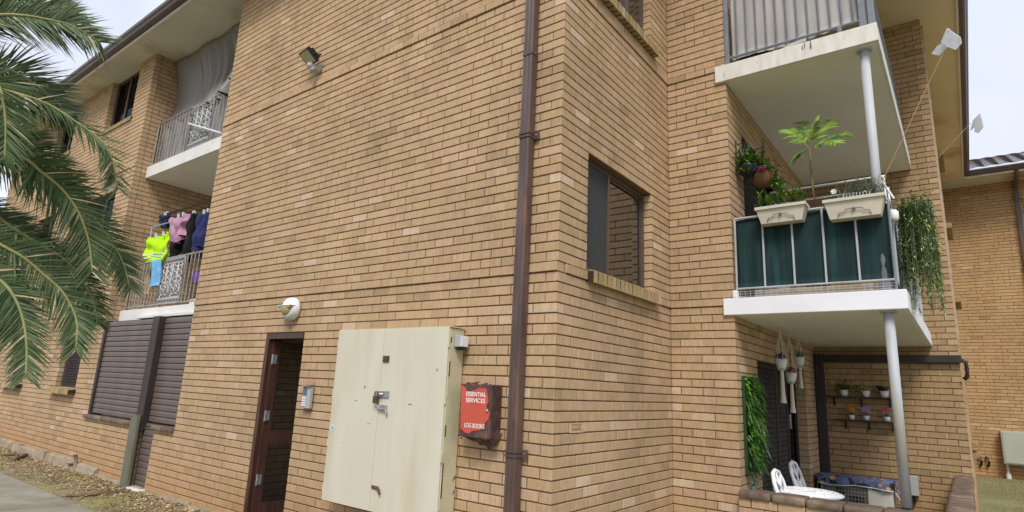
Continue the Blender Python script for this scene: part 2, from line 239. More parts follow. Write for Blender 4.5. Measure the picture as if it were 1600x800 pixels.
class MB:
    def __init__(s): s.v, s.f, s.m, s.r, s.cur, s.rnd = [], [], [], [], 0, 0.5
    def add(s, vs, fs):
        n = len(s.v); s.v += [tuple(v) for v in vs]
        for f in fs: s.f.append(tuple(i+n for i in f)); s.m.append(s.cur); s.r.append(s.rnd)
    def quad(s, a, b, c, d): s.add([a, b, c, d], [(0, 1, 2, 3)])
    def box(s, x0, x1, y0, y1, z0, z1):
        s.hexa([(x0,y0,z0),(x1,y0,z0),(x1,y1,z0),(x0,y1,z0)], [(x0,y0,z1),(x1,y0,z1),(x1,y1,z1),(x0,y1,z1)])
    def hexa(s, lo, hi):
        s.add(list(lo)+list(hi), [(3,2,1,0),(4,5,6,7),(0,1,5,4),(1,2,6,5),(2,3,7,6),(3,0,4,7)])
    def bbox(s, x0, x1, y0, y1, z0, z1, b=0.005):
        """box with chamfered edges"""
        bm = bmesh.new(); bmesh.ops.create_cube(bm, size=1)
        for v in bm.verts: v.co = V(((x0+x1)/2+v.co.x*(x1-x0), (y0+y1)/2+v.co.y*(y1-y0), (z0+z1)/2+v.co.z*(z1-z0)))
        bmesh.ops.bevel(bm, geom=bm.edges[:], offset=b, segments=2, affect='EDGES', profile=0.6)
        s.bm(bm)
    def bm(s, bm, M=None):
        bm.verts.index_update()
        s.add([(M @ v.co if M else v.co) for v in bm.verts], [tuple(v.index for v in f.verts) for f in bm.faces]); bm.free()
    def obox(s, c, ax, ay, az, hx, hy, hz):
        c, ax, ay, az = V(c), V(ax)*hx, V(ay)*hy, V(az)*hz
        s.hexa([c-ax-ay-az, c+ax-ay-az, c+ax+ay-az, c-ax+ay-az], [c-ax-ay+az, c+ax-ay+az, c+ax+ay+az, c-ax+ay+az])
    def tube(s, pts, r, n=8, cap=True, flat=1.0):
        pts = [V(p) for p in pts]; rings = []
        rr = r if isinstance(r, (list, tuple)) else [r]*len(pts)
        up = V((0, 0, 1))
        for i, p in enumerate(pts):
            d = (pts[min(i+1, len(pts)-1)]-pts[max(i-1, 0)])
            if d.length < 1e-9: d = V((0,0,1))
            d.normalize(); a = d.cross(up)
            if a.length < 0.05: a = d.cross(V((0, 1, 0)))
            a.normalize(); b = d.cross(a)
            rings.append([p+a*math.cos(t)*rr[i]+b*math.sin(t)*rr[i]*flat for t in [2*math.pi*k/n for k in range(n)]])
        vs = [v for q in rings for v in q]; fs = []
        for i in range(len(pts)-1):
            for k in range(n): fs.append((i*n+k, i*n+(k+1) % n, (i+1)*n+(k+1) % n, (i+1)*n+k))
        if cap: fs.append(tuple(range(n))[::-1]); fs.append(tuple((len(pts)-1)*n+k for k in range(n)))
        s.add(vs, fs)
    def lathe(s, c, prof, n=16, axis=(0,0,1)):
        """prof: (radius, height) list along axis from c"""
        ax = V(axis).normalized(); a = ax.cross(V((0.3, 0.9, 0.1))).normalized() if abs(ax.z) < 0.9 else V((1,0,0)); b = ax.cross(a); c = V(c)
        vs = [c+ax*h+(a*math.cos(2*math.pi*k/n)+b*math.sin(2*math.pi*k/n))*r for r, h in prof for k in range(n)]; fs = []
        for i in range(len(prof)-1):
            for k in range(n): fs.append((i*n+k, i*n+(k+1) % n, (i+1)*n+(k+1) % n, (i+1)*n+k))
        fs.append(tuple(range(n))[::-1]); fs.append(tuple((len(prof)-1)*n+k for k in range(n)))
        s.add(vs, fs)
    def sheet(s, f, nu, nv, th=0.004):
        """two-sided cloth: f(u,v)->point, thickness th along local normal"""
        P = [[V(f(i/nu, j/nv)) for j in range(nv+1)] for i in range(nu+1)]
        top, bot = [], []
        for i in range(nu+1):
            for j in range(nv+1):
                du = P[min(i+1, nu)][j]-P[max(i-1, 0)][j]; dv = P[i][min(j+1, nv)]-P[i][max(j-1, 0)]
                n = du.cross(dv); n = n.normalized() if n.length > 1e-12 else V((0, -1, 0))
                top.append(P[i][j]+n*th/2); bot.append(P[i][j]-n*th/2)
        N = len(top); fs = []; W = nv+1
        for i in range(nu):
            for j in range(nv):
                a = i*W+j; q = (a, a+W, a+W+1, a+1); fs.append(q); fs.append(tuple(x+N for x in q[::-1]))
        edge = [i*W for i in range(nu+1)], [i*W+nv for i in range(nu+1)], [j for j in range(nv+1)], [nu*W+j for j in range(nv+1)]
        for e in edge:
            for a, b in zip(e, e[1:]): fs.append((a, b, b+N, a+N))
        s.add(top+bot, fs)
    def blade(s, p, d, ln, wd, up=(0,0,1), droop=0.3, fold=0.0, seg=2, tip=0.15):
        """a leaf: tapered strip from p along d, drooping"""
        p, d = V(p), V(d).normalized(); side = d.cross(V(up))
        if side.length < 1e-4: side = d.cross(V((1, 0.2, 0)))
        side.normalize(); nrm = side.cross(d)
        vs, fs = [], []
        for i in range(seg+1):
            t = i/seg; wv = wd*(0.55+1.1*t if t < 0.4 else (1-t)/0.6*(1-tip)+tip)*0.5
            c = p+d*ln*t+V((0, 0, -1))*ln*droop*t*t
            vs += [c-side*wv+nrm*fold*wv, c+side*wv+nrm*fold*wv]
        for i in range(seg): fs.append((2*i, 2*i+1, 2*i+3, 2*i+2))
        s.add(vs, fs)
    def build(s, name, mats, parent=None, org=None, smooth=False, attr=False):
        if isinstance(mats, str): mats = [mats]
        if org is None: org = ORG.get(parent, V((0, 0, 0))) if parent else V((0, 0, 0))
        me = bpy.data.meshes.new(name); ox, oy, oz = org
        me.from_pydata([(a-ox, b-oy, c-oz) for a, b, c in s.v], [], s.f)
        for m in mats: me.materials.append(MATS[m])
        me.polygons.foreach_set('material_index', s.m)
        if smooth: me.polygons.foreach_set('use_smooth', [True]*len(s.f))
        if attr:
            at = me.attributes.new('rnd', 'FLOAT', 'FACE'); at.data.foreach_set('value', s.r)
        me.update()
        ob = bpy.data.objects.new(name, me); col.objects.link(ob)
        if parent: ob.parent = parent; ORG[ob] = V(ORG[parent])
        else: ob.location = org; ORG[ob] = V(org)
        return ob
ORG = {}
def tag(o, label, cat, group=None, kind=None):
    if label: o['label'] = label
    if cat: o['category'] = cat
    if group: o['group'] = group
    if kind: o['kind'] = kind
    return o
def thing(name, label, cat, loc, group=None):
    o = bpy.data.objects.new(name, None); col.objects.link(o); o.location = loc; o.empty_display_size = 0.1
    ORG[o] = V(loc); return tag(o, label, cat, group)
def inst(src, parent, off=(0,0,0), rotz=0):
    """copy of a mesh object sharing data, shifted by off"""
    c = src.copy(); col.objects.link(c); c.parent = parent; c.location = V(src.location)+V(off); c.rotation_euler.z = rotz; ORG[c] = ORG[parent]
    return c

Gz = -2.60                 # ground level; z = 0 is the joint under the first projecting course
CH = 0.086                 # brick course
LB, CX, LD, EX, LF = 2.363, 0.699, 6.453, 2.533, 16.0
XP, XQ = -9.36, -6.17      # the balcony recess in the long wall
SOF = 59*CH

# ------------------------------------------------------------------ ground and path
g = MB(); g.box(-300, 300, -300, 300, Gz-0.5, Gz); tag(g.build('ground', 'lawn', org=(0,0,Gz)), None, None, kind='structure')
g = MB(); g.box(-20, -1.0, -0.97, -0.005, Gz-0.1, Gz+0.006); g.build('soil_strip', 'dirt', org=(0,0,Gz))['kind'] = 'structure'
path = MB(); path.box(-24, 10, -2.48, -1.0, Gz-0.1, Gz+0.004); path = path.build('path', 'dirt', org=(0,0,Gz)); path['kind'] = 'structure'
for i in range(20):
    s_ = MB(); x = -19+i*1.22+random.uniform(-0.02, 0.02); s_.bbox(x, x+1.205, -2.45+random.uniform(-.01,.01), -0.97, Gz-0.06, Gz+0.03+random.uniform(-0.004, 0.006), 0.008); s_.build('slab', 'concrete', path)

# ------------------------------------------------------------------ brickwork
BR, MORT, PERP = [], MB(), MB()
def wall(tagname, O, U, N, u1, k0, k1, openings=(), corner=None, depth=0.11, u0=0.0, matname='brick', proud=(0, 32)):
    O, U, N = V(O), V(U), V(N)
    P = lambda u, d, z: O+U*u+N*d+V((0, 0, z))
    for k in range(k0, k1):
        za, zb = k*CH+0.006, (k+1)*CH-0.0055; zc = (za+zb)/2
        cuts = sorted((a, b) for a, b, c, d in openings if c-0.02 < zc < d+0.02)
        st = 0.0 if (corner is None or (k % 2 == 0) == (corner == 'even')) else 0.12
        if corner is None and k % 2: st = -0.12
        if corner is None: st += math.floor(u0/0.24)*0.24
        pd = 0.014 if k in proud else 0.0
        u = st
        while u < u1-0.02:
            iv = [(max(u, u0), min(u+0.23, u1))]
            pv = [(u+0.23, u+0.24)]
            for a, b in cuts:
                nx = []
                for p, q in iv:
                    if b <= p or a >= q: nx.append((p, q)); continue
                    if a > p: nx.append((p, a))
                    if b < q: nx.append((b, q))
                iv = nx; pv = [x for x in pv if x[1] <= a or x[0] >= b]
            for p, q in iv:
                if q-p > 0.03: BR.append((tagname, O, U, N, p, q, k, za, zb, pd+random.uniform(-0.0015, 0.0015), depth, matname))
            for p, q in pv:
                if q < u1: PERP.cur = 1 if random.random() < 0.55 else 0; PERP.quad(P(p, pd-0.0045, za), P(q, pd-0.0045, za), P(q, pd-0.0045, zb), P(p, pd-0.0045, zb))
            u += 0.24
    us = sorted(set([u0, u1+0.012]+[x for o in openings for x in o[:2] if u0 < x < u1])); z0, z1 = k0*CH, k1*CH
    zs = sorted(set([z0, z1]+[x for o in openings for x in o[2:] if z0 < x < z1]))
    D = -0.0095
    for a, b in zip(us, us[1:]):
        for c, d in zip(zs, zs[1:]):
            um, zm = (a+b)/2, (c+d)/2
            if any(o[0] < um < o[1] and o[2] < zm < o[3] for o in openings): continue
            MORT.quad(P(a, D, c), P(b, D, c), P(b, D, d), P(a, D, d))
    for a, b, c, d in openings:
        c2, d2 = max(c, z0), min(d, z1); I = 0.008
        a2, b2 = a-I, b+I
        for q in ((P(a2,D,c2),P(a2,D,d2),P(a2,-depth-.12,d2),P(a2,-depth-.12,c2)), (P(b2,D,c2),P(b2,D,d2),P(b2,-depth-.12,d2),P(b2,-depth-.12,c2)),
                  (P(a,D,c2-.002),P(b,D,c2-.002),P(b,-depth-.12,c2-.002),P(a,-depth-.12,c2-.002)), (P(a,D,d2+.002),P(b,D,d2+.002),P(b,-depth-.12,d2+.002),P(a,-depth-.12,d2+.002))): MORT.quad(*q)
X_, Y_, nX, nY = (1,0,0), (0,1,0), (-1,0,0), (0,-1,0)
KB, KT = -31, 59
winA = [(10.15, 11.2, -1.376, -0.43), (13.2, 14.3, -1.376, -0.43), (10.05, 11.45, 1.376, 2.408), (13.4, 14.6, 1.376, 2.408), (10.05, 11.45, 3.87, SOF-0.0), (13.4, 14.6, 3.87, SOF-0.0)]
wall('A', (0,0,0), nX, nY, 18, KB, KT, [(-XQ, -XP, -1.72, 9), (6.78, 7.20, -9, -1.72), (3.41, 4.2, -9, -0.43)]+winA, 'even')
winB = [(0.47, 1.86, 0.0, 1.204), (0.47, 1.86, 2.924, 4.128)]
wall('B', (0,0,0), Y_, X_, LB, KB, KT, winB, 'odd', proud=(0, 32))
wall('C', (CX,LB,0), nX, nY, CX, KB, KT, (), 'even')
wall('D', (CX,LB,0), Y_, X_, LD-LB, KB, KT, [(0.79, 3.27, -9, -0.516), (0.55, 3.1, 0.086, 2.15), (0.55, 3.1, 2.84, 4.9)], 'odd', depth=0.17, proud=())
wall('E', (EX,LD,0), nX, nY, EX-CX, KB, KT, (), 'even', proud=())
wall('G', (EX,LD,0), Y_, X_, LF-LD, KB, KT, (), 'odd', proud=())
wall('S', (XP,0.12,0), Y_, X_, 1.65, -2, KT, (), None, proud=())
wall('H', (-4.95,0.12,0), Y_, X_, 2.2, KB, -4, (), None, proud=())

bld = thing('apartment_building', 'tan brick walk-up apartment block with stacked balconies and brown trim', 'building', (0, 0, Gz))
MORT.build('wall', 'mortar', bld)
PERP.build('mortar_joint', ['mortar_perp', 'mortar_dark'], bld)
def brick_geo(mb, O, U, N, p, q, za, zb, pd, depth, c=0.003):
    P = lambda u, d, z: O+U*u+N*d+V((0, 0, z))
    f = [P(p+c,pd,za+c), P(q-c,pd,za+c), P(q-c,pd,zb-c), P(p+c,pd,zb-c)]
    m = [P(p,pd-c,za), P(q,pd-c,za), P(q,pd-c,zb), P(p,pd-c,zb)]
    b = [P(p,-depth,za), P(q,-depth,za), P(q,-depth,zb), P(p,-depth,zb)]
    fs = [(0,1,2,3)]
    for i in range(4): j = (i+1) % 4; fs += [(i, j, 4+j, 4+i), (4+i, 4+j, 8+j, 8+i)]
    mb.add(f+m+b, fs)
def show_area(b):
    _, O, U, N, p, q, k, za, zb = b[:9]; z = (za+zb)/2
    c = O+U*((p+q)/2)+V((0,0,z)); x, y, w_ = proj(c)
    if not (5 < x < 1595 and 5 < y < 795) or w_ < 0: return 0
    if b[0] == 'A' and ((450 < x < 740 and y > 500 and c.x > -2.6) or (-0.42 < c.x < -0.2) or (720 < x < 795 and 590 < y < 705)): return 0
    a0 = proj(O+U*p+V((0,0,z))); a1 = proj(O+U*q+V((0,0,z))); b0 = proj(O+U*((p+q)/2)+V((0,0,za))); b1 = proj(O+U*((p+q)/2)+V((0,0,zb)))
    return math.hypot(a1[0]-a0[0], a1[1]-a0[1])*math.hypot(b1[0]-b0[0], b1[1]-b0[1])
full = [(show_area(b), i) for i, b in enumerate(BR) if b[0] in 'ABC' and b[5]-b[4] > 0.229]
full.sort(reverse=True); pick = set(i for a, i in full[:300])
TEMPL = {}
stuff = MB(); far_stuff = MB()
for i, b in enumerate(BR):
    nm, O, U, N, p, q, k, za, zb, pd, depth, mn = b
    if i in pick:
        key = (nm, k in (0, 32))
        if key not in TEMPL:
            t_ = MB(); brick_geo(t_, V((0,0,0)), U, N, 0, 0.23, 0, zb-za, 0, depth); ob = t_.build('brick', 'brick_single', None, org=(0,0,0)); TEMPL[key] = ob.data
        else: ob = bpy.data.objects.new('brick', TEMPL[key]); col.objects.link(ob)
        ob.parent = bld; ob.location = O+U*p+N*pd+V((0, 0, za))-V((0, 0, Gz))
    else:
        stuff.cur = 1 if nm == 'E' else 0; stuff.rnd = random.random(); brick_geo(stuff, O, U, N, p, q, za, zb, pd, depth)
st_ = stuff.build('brickwork', ['brick', 'brick_shaded'], bld, attr=True); st_['kind'] = 'stuff'

# ------------------------------------------------------------------ eaves and roof of the main block
s_ = MB(); s_.box(-18, 0.45, -0.42, 1.93, SOF, SOF+0.02); s_.build('soffit', 'soffit', bld); s_ = MB(); s_.box(-2, 3.0, 1.94, 15.1, SOF, SOF+0.02); s_.build('soffit', 'soffit_warm', bld)
for x in range(-17, 0, 2):
    j = MB(); j.box(x-0.02, x+0.02, -0.415, -0.016, SOF-0.006, SOF-0.0005); j.build('soffit_joint', 'soffit', bld)
s_ = MB(); s_.box(-18, 0.47, -0.452, -0.42, SOF-0.035, SOF+0.10); s_.box(3.0, 3.032, 1.5, 15.07, SOF-0.035, SOF+0.10); s_.build('fascia', 'white_paint', bld)
def gutter(mb, a, b, out, up):
    """ogee-ish gutter profile swept from a to b"""
    prof = [(0.0, 0.0), (0.055, -0.004), (0.085, 0.02), (0.10, 0.055), (0.125, 0.085), (0.13, 0.125), (0.118, 0.125), (0.0, 0.11)]
    A = [V(a)+V(out)*p+V((0,0,1))*q for p, q in prof]; B = [V(b)+V(out)*p+V((0,0,1))*q for p, q in prof]; n = len(prof)
    mb.add(A+B, [(i, (i+1) % n, n+(i+1) % n, n+i) for i in range(n)]+[tuple(range(n)), tuple(range(n, 2*n))])
s_ = MB(); gutter(s_, (-18,-0.4525,SOF+0.01), (0.6,-0.4525,SOF+0.01), nY, 1); gutter(s_, (3.0325,1.5,SOF+0.01), (3.0325,15.06,SOF+0.01), X_, 1); gt = s_.build('gutter', 'gutter', bld)
s_ = MB(); s_.box(-18, 0.6, -0.5845, -0.5685, SOF+0.1365, SOF+0.150); s_.box(3.1485, 3.1645, 1.5, 15.0, SOF+0.1365, SOF+0.150); s_.build('gutter_lip', 'gutter_lip', gt)
s_ = MB()  # simple unseen roof sheets, added to block sky light from above
s_.quad((-18,-0.50,SOF+0.15), (0.5,-0.50,SOF+0.15), (0.5,5,SOF+2.3), (-18,5,SOF+2.3))
s_.quad((3.07,1.5,SOF+0.15), (3.07,15.1,SOF+0.15), (-2.4,15.1,SOF+2.3), (-2.4,1.5,SOF+2.3)); s_.build('roof', 'roof_tile', bld)
# unseen inner walls; ground floor gap left open to daylight the lobby
s_ = MB(); s_.box(-18, -8.0, 2.6, 2.7, Gz, SOF); s_.box(-1.5, -0.25, 2.6, 2.7, Gz, SOF); s_.box(-8.0, -1.5, 2.6, 2.7, -.4, SOF); s_.box(XQ+0.12, XQ+0.14, 0.13, 1.8, -0.1, SOF-0.001); s_.box(XP-0.01, XQ+0.1, 1.80, 1.85, Gz, SOF-0.001); s_.build('inner_wall', 'soffit', bld)

# ------------------------------------------------------------------ windows
def window(O, U, N, a, b, c, d, inset, mull, curt=None, sash_rail=True, name='window', fw=0.035):
    """aluminium slider: frame bars, mullion, panes, dark room behind"""
    O, U, N = V(O), V(U), V(N)
    P = lambda u, dd, z: O+U*u+N*dd+V((0, 0, z))
    def bar(mb, u0, u1, d0, d1, z0, z1): mb.hexa([P(u0,d0,z0),P(u1,d0,z0),P(u1,d1,z0),P(u0,d1,z0)], [P(u0,d0,z1),P(u1,d0,z1),P(u1,d1,z1),P(u0,d1,z1)])
    f = MB(); di = -inset
    bar(f, a, b, di-.05, di, c, c+fw); bar(f, a, b, di-.05, di, d-fw, d)
    bar(f, a, a+fw, di-.05, di-.001, c+fw, d-fw); bar(f, b-fw, b, di-.05, di-.001, c+fw, d-fw)
    for m in mull: bar(f, m-fw*.55, m+fw*.55, di-.045, di+.004, c+fw, d-fw)
    fr = f.build(name, 'bronze_frame', bld)
    xs = [a+fw]+list(mull)+[b-fw]
    for i, (p, q) in enumerate(zip(xs, xs[1:])):
        g_ = MB(); dd = di-.02-.012*(i % 2); bar(g_, p, q, dd-.004, dd, c+fw, d-fw); g_.build('pane', 'glass', fr)
        if sash_rail:
            r_ = MB(); bar(r_, p, p+.018, dd-.012, dd+.006, c+fw, d-fw); bar(r_, q-.018, q, dd-.012, dd+.006, c+fw, d-fw)
            bar(r_, p+.018, q-.018, dd-.012, dd+.006, c+fw, c+fw+.02); bar(r_, p+.018, q-.018, dd-.012, dd+.006, d-fw-.02, d-fw); r_.build('sash', 'bronze_frame', fr)
    rm = MB()  # near-black box: interior shade put into its colour, stops sky leaking in
    for q in ((P(a,-.6-inset,c),P(b,-.6-inset,c),P(b,-.6-inset,d),P(a,-.6-inset,d)), (P(a,-inset-.06,c),P(a,-.6-inset,c),P(a,-.6-inset,d),P(a,-inset-.06,d)), (P(b,-inset-.06,c),P(b,-.6-inset,c),P(b,-.6-inset,d),P(b,-inset-.06,d)),
              (P(a,-inset-.06,c),P(b,-inset-.06,c),P(b,-.6-inset,c),P(a,-.6-inset,c)), (P(a,-inset-.06,d),P(b,-inset-.06,d),P(b,-.6-inset,d),P(a,-.6-inset,d))): rm.quad(*q)
    rm.build('room', 'room_dark', fr)
    for (cu0, cu1, cm) in (curt or []):
        cc = MB(); cc.sheet(lambda u, v: P(cu0+(cu1-cu0)*u, -inset-.12+.012*math.sin(u*(cu1-cu0)*70), c+fw+(d-c-2*fw)*v), 40, 1, 0.003); cc.build('curtain', cm, fr, smooth=True)
    return fr
def brick_sill(fr, O, U, N, a, b, ztop, proud=0.05, w=0.086, h=0.11, m='sill_single', slope=0.035, depth=0.17):
    O, U, N = V(O), V(U), V(N); n = max(1, round((b-a)/w)); w = (b-a)/n
    P = lambda u, dd, z: O+U*u+N*dd+V((0, 0, z))
    for i in range(n):
        p, q = a+i*w+.010, a+(i+1)*w-.010; j = random.uniform(-.003, .003); s_ = MB(); c = .004
        lo = [P(p,proud+j,ztop-slope-h), P(q,proud+j,ztop-slope-h), P(q,-depth,ztop-h), P(p,-depth,ztop-h)]
        hi = [P(p+c,proud+j-c,ztop-slope), P(q-c,proud+j-c,ztop-slope), P(q-c,-depth,ztop), P(p+c,-depth,ztop)]
        s_.hexa(lo, hi); s_.build('sill_brick', m, fr)
    mo = MB(); mo.hexa([P(a,proud-.0095,ztop-slope-h+.004), P(b,proud-.0095,ztop-slope-h+.004), P(b,-depth,ztop-h+.004), P(a,-depth,ztop-h+.004)],
                       [P(a,proud-.0095,ztop-slope-.010), P(b,proud-.0095,ztop-slope-.008), P(b,-depth,ztop-.008), P(a,-depth,ztop-.008)]); mo.build('sill_mortar', 'soil', fr)
f = window((0,0,0), Y_, X_, 0.475, 1.855, 0.125, 1.20, 0.085, [1.02], [(0.5, 1.0, 'curtain_dark')]); f['label'] = 'bronze slider window above lower projecting course'
s_ = MB(); s_.box(-.098, -.094, .51, 1.005, .16, 1.165); s_.build('insect_screen', 'screen_mesh', f)
s_ = MB(); s_.box(-.0935, -.0925, .515, .56, .60, .78); s_.build('paper_note', 'plastic_white', f)
brick_sill(f, (0,0,0), Y_, X_, 0.472, 1.95, 0.125, proud=0.075)
f = window((0,0,0), Y_, X_, 0.475, 1.855, 3.06, 4.125, 0.085, [1.02, 1.45])
brick_sill(f, (0,0,0), Y_, X_, 0.472, 1.95, 3.06, proud=0.075)
for i, (a, b, c, d) in enumerate(winA):
    z0 = c+0.09
    f = window((0,0,0), nX, nY, a+.004, b-.004, z0, min(d, SOF)-.004, 0.10, [(a+b)/2-(0.1 if i < 2 else 0)], [(a+.04, a+(b-a)*.42, 'curtain_white'), (a+(b-a)*.5, b-.05, 'curtain_dark')] if i > 1 else [(a+.05, b-.05, 'curtain_dark')])
    brick_sill(f, (0,0,0), nX, nY, a-.06, b+.06 if i < 2 else b, z0, proud=0.12 if i < 2 else 0.03, w=0.24 if i < 2 else 0.086, h=0.086)
    if i < 2:                                            # diamond security grille on ground floor windows
        lt = MB(); w_, h_ = b-a-.02, d-z0-.02; u_ = -h_
        def bar2(p, q):
            P0 = V((-(a+.01+p[0]), 0.085, z0+.01+p[1])); P1 = V((-(a+.01+q[0]), 0.085, z0+.01+q[1])); lt.tube([P0, P1], 0.005, 4)
        for sgn in (1, -1):
            u_ = -h_*0.55
            while u_ < w_:
                t0, t1 = max(0, -u_/(h_*0.55)), min(1, (w_-u_)/(h_*0.55))
                if t1 > t0:
                    p = (u_+t0*h_*0.55, (t0 if sgn > 0 else 1-t0)*h_); q = (u_+t1*h_*0.55, (t1 if sgn > 0 else 1-t1)*h_); bar2(p, q)
                u_ += 0.055
        lt.build('security_grille', 'dark_brown', f)

# ------------------------------------------------------------------ roller shutters under the left balcony
def shutter(x0, x1, z0, z1, y, name):
    box = MB(); box.box(x0, x1, y+.02, y+.04, z0, z1); sh = box.build(name, 'shutter_gap', bld)
    n = round((z1-z0)/0.086); h = (z1-z0)/n; first = None
    for i in range(n):
        if first is None:
            m_ = MB(); c = .006; m_.hexa([(x0,y,z0),(x1,y,z0),(x1,y+.02,z0),(x0,y+.02,z0)], [(x0,y,z0+h*.55),(x1,y,z0+h*.55),(x1,y+.02,z0+h*.55),(x0,y+.02,z0+h*.55)])
            m_.hexa([(x0,y,z0+h*.551),(x1,y,z0+h*.551),(x1,y+.02,z0+h*.551),(x0,y+.02,z0+h*.551)], [(x0,y+.011,z0+h-.010),(x1,y+.011,z0+h-.010),(x1,y+.02,z0+h-.010),(x0,y+.02,z0+h-.010)])
            first = m_.build('slat', 'shutter', sh)
        else: inst(first, sh, (0, 0, h*i))
    return sh
shutter(XP+.10, -7.33, -1.66, -0.13, 0.03, 'roller_shutter')
shutter(-7.13, XQ-.02, -1.66, -0.13, 0.05, 'roller_shutter')
shutter(-7.195, -6.785, -2.56, -1.68, 0.02, 'roller_shutter')
s_ = MB(); s_.bbox(-7.34, -7.12, -0.045, 0.10, -1.80, -0.115, .008); s_.build('shutter_post', 'dark_brown', bld)
s_ = MB(); s_.bbox(XP+.01, XP+.098, 0.0, 0.10, -1.70, -0.115, .006); s_.build('shutter_rail', 'dark_brown', bld)
for a, b in ((XP-.06, -7.24), (-6.80, XQ)):
    n = max(1, round((b-a)/.30)); w_ = (b-a)/n
    for i in range(n):
        s_ = MB(); s_.bbox(a+i*w_+.003, a+(i+1)*w_-.003, -0.05, 0.115, -1.755, -1.69, .02); s_.build('cap_brick', 'cap_brick', bld)
s_ = MB(); s_.bbox(-7.20, -6.74, -0.10, 0.2, Gz-.05, Gz+.035, .008); s_.build('threshold', 'white_paint', bld)

# ------------------------------------------------------------------ balcony slabs
def slab(x0, x1, y0, y1, z0, z1, m_edge, label):
    s_ = MB(); s_.cur = 0; s_.bbox(x0, x1, y0, y1, z0, z1, .006); e = s_.build('balcony_slab', m_edge, bld); e['label'] = label
    u = MB(); u.box(x0+.03, x1-.03, y0+.03, y1-.004, z0-.004, z0-.0005); u.build('underside', 'slab_soffit', e); return e
sl1 = slab(CX-.10, 2.24, LB-.035, LD-.002, -.10, .078, 'fascia_paint', 'freshly painted white balcony slab')
sl2 = slab(CX-.11, 2.215, LB-.035, LD-.002, 2.60, 2.80, 'old_white', 'weathered white balcony slab with dark drips')
sl3 = slab(XP+.004, XQ+.1, 0.20, 1.75, 2.58, 2.80, 'white_paint', 'white slab edge of the tarpaulin balcony')
sl4 = slab(XP+.004, XQ+.1, 0.20, 1.75, -.11, .085, 'white_paint', 'white slab edge above the roller shutters')
s_ = MB(); s_.bbox(-8.4, XQ+.1, 0.12, 0.199, -.10, -.045, .01); s_.build('slab_lip', 'white_paint', sl4)
s_ = MB(); s_.bbox(CX-.002, CX+.045, LB-.033, LB+.05, .078, .16, .012); s_.build('upstand', 'fascia_paint', sl1)
# ceiling bulb holder under left slab
s_ = MB(); s_.lathe((-7.1,0.75,2.578), [(0.06,0),(0.06,-.02),(0.03,-.03),(0.03,-.10),(0.045,-.11),(0.045,-.17),(0.02,-.2)], 12); s_.build('ceiling_bulb', 'plastic_grey', sl3, smooth=True)
# round steel posts
for z0, z1, y, x in ((-1.81, -.105, LB+.09, 2.075), (.079, 2.595, LB+.10, 2.075)):
    s_ = MB(); s_.tube([(x,y,z0),(x,y,z1)], 0.043, 20); p_ = s_.build('post', 'galv', bld, smooth=True)
    s_ = MB(); s_.bbox(x-.07, x+.07, y-.05, y+.05, z1-.014, z1-.001, .003); s_.build('post_plate', 'galv', p_)

# ------------------------------------------------------------------ downpipe on the front corner
def downpipe(parent, x, y0, z0, z1, w=.10, d=.075, m='brown_metal', brackets=()):
    s_ = MB(); prof = []
    n = 5                                               # ribbed front
    for i in range(n*2+1):
        t = i/(n*2); prof.append((x-w/2+w*t, y0-d-(0.0 if i % 4 in (1,2) else .004)))
    prof = [(x-w/2, y0)]+prof+[(x+w/2, y0)]; k = len(prof)
    s_.add([(p, q, z0) for p, q in prof]+[(p, q, z1) for p, q in prof], [(i, (i+1) % k, k+(i+1) % k, k+i) for i in range(k)]+[tuple(range(k)), tuple(range(k, 2*k))])
    dp = s_.build('downpipe', m, parent)
    for z in brackets:
        b_ = MB(); t = .006
        for zz in (z-.028, z+.005):
            b_.box(x-w/2-t, x+w/2+t, y0-d-.012, y0-d-.006, zz, zz+.018); b_.box(x-w/2-t, x-w/2-.001, y0-d-.006, y0, zz, zz+.018); b_.box(x+w/2+.001, x+w/2+t, y0-d-.006, y0, zz, zz+.018)
        b_.box(x+w/2+t, x+w/2+.055, y0-.012, y0-.001, z-.035, z+.03); b_.box(x-w/2-.03, x-w/2-t, y0-.012, y0-.001, z-.03, z+.025); br = b_.build('pipe_bracket', 'brown_metal', dp)
        c_ = MB(); c_.tube([(x+w/2+.032, y0-.012, z), (x+w/2+.032, y0-.02, z)], .008, 8); c_.build('bolt', 'steel', dp)
    j_ = MB(); j_.box(x-w/2-.005, x+w/2+.005, y0-d-.009, y0, 2.02, 2.05); j_.build('pipe_joint', m, dp)
    return dp
downpipe(bld, -0.322, -0.022, Gz, SOF+.02, w=.102, d=.076, brackets=(-1.455, 1.24))

# ------------------------------------------------------------------ entrance
s_ = MB(); s_.box(-4.198, -4.14, 0.008, 0.13, Gz, -.434); s_.box(-3.44, -3.412, 0.10, 0.17, Gz, -.434); s_.box(-4.14, -3.44, 0.008, 0.13, -.50, -.434); df = s_.build('door_frame', 'timber_stain', bld)
s_ = MB(); x0, x1 = -4.135, -4.095                          # leaf opened inwards, square to the wall
def leafbar(ya, yb, za, zb): s_.box(x0, x1, ya, yb, za, zb)
leafbar(.055, .15, Gz+.035, -.52); leafbar(.74, .83, Gz+.035, -.52); leafbar(.15, .74, Gz+.035, Gz+.22); leafbar(.15, .74, -1.72, -1.57); leafbar(.15, .74, -.61, -.52)
lf = s_.build('entrance_door', 'timber_stain', bld)
for za, zb in ((Gz+.22, -1.72), (-1.57, -.61)):
    g_ = MB(); g_.box(-4.118, -4.112, .15, .74, za, zb); g_.build('pane', 'glass', lf)
for z in (-.74, -1.40, -2.12):
    h_ = MB(); h_.bbox(-4.094, -4.088, .062, .115, z-.055, z+.055, .002); h_.tube([(-4.088,.056,z-.06),(-4.088,.056,z+.06)], .011, 8); h_.build('hinge', 'steel', lf)
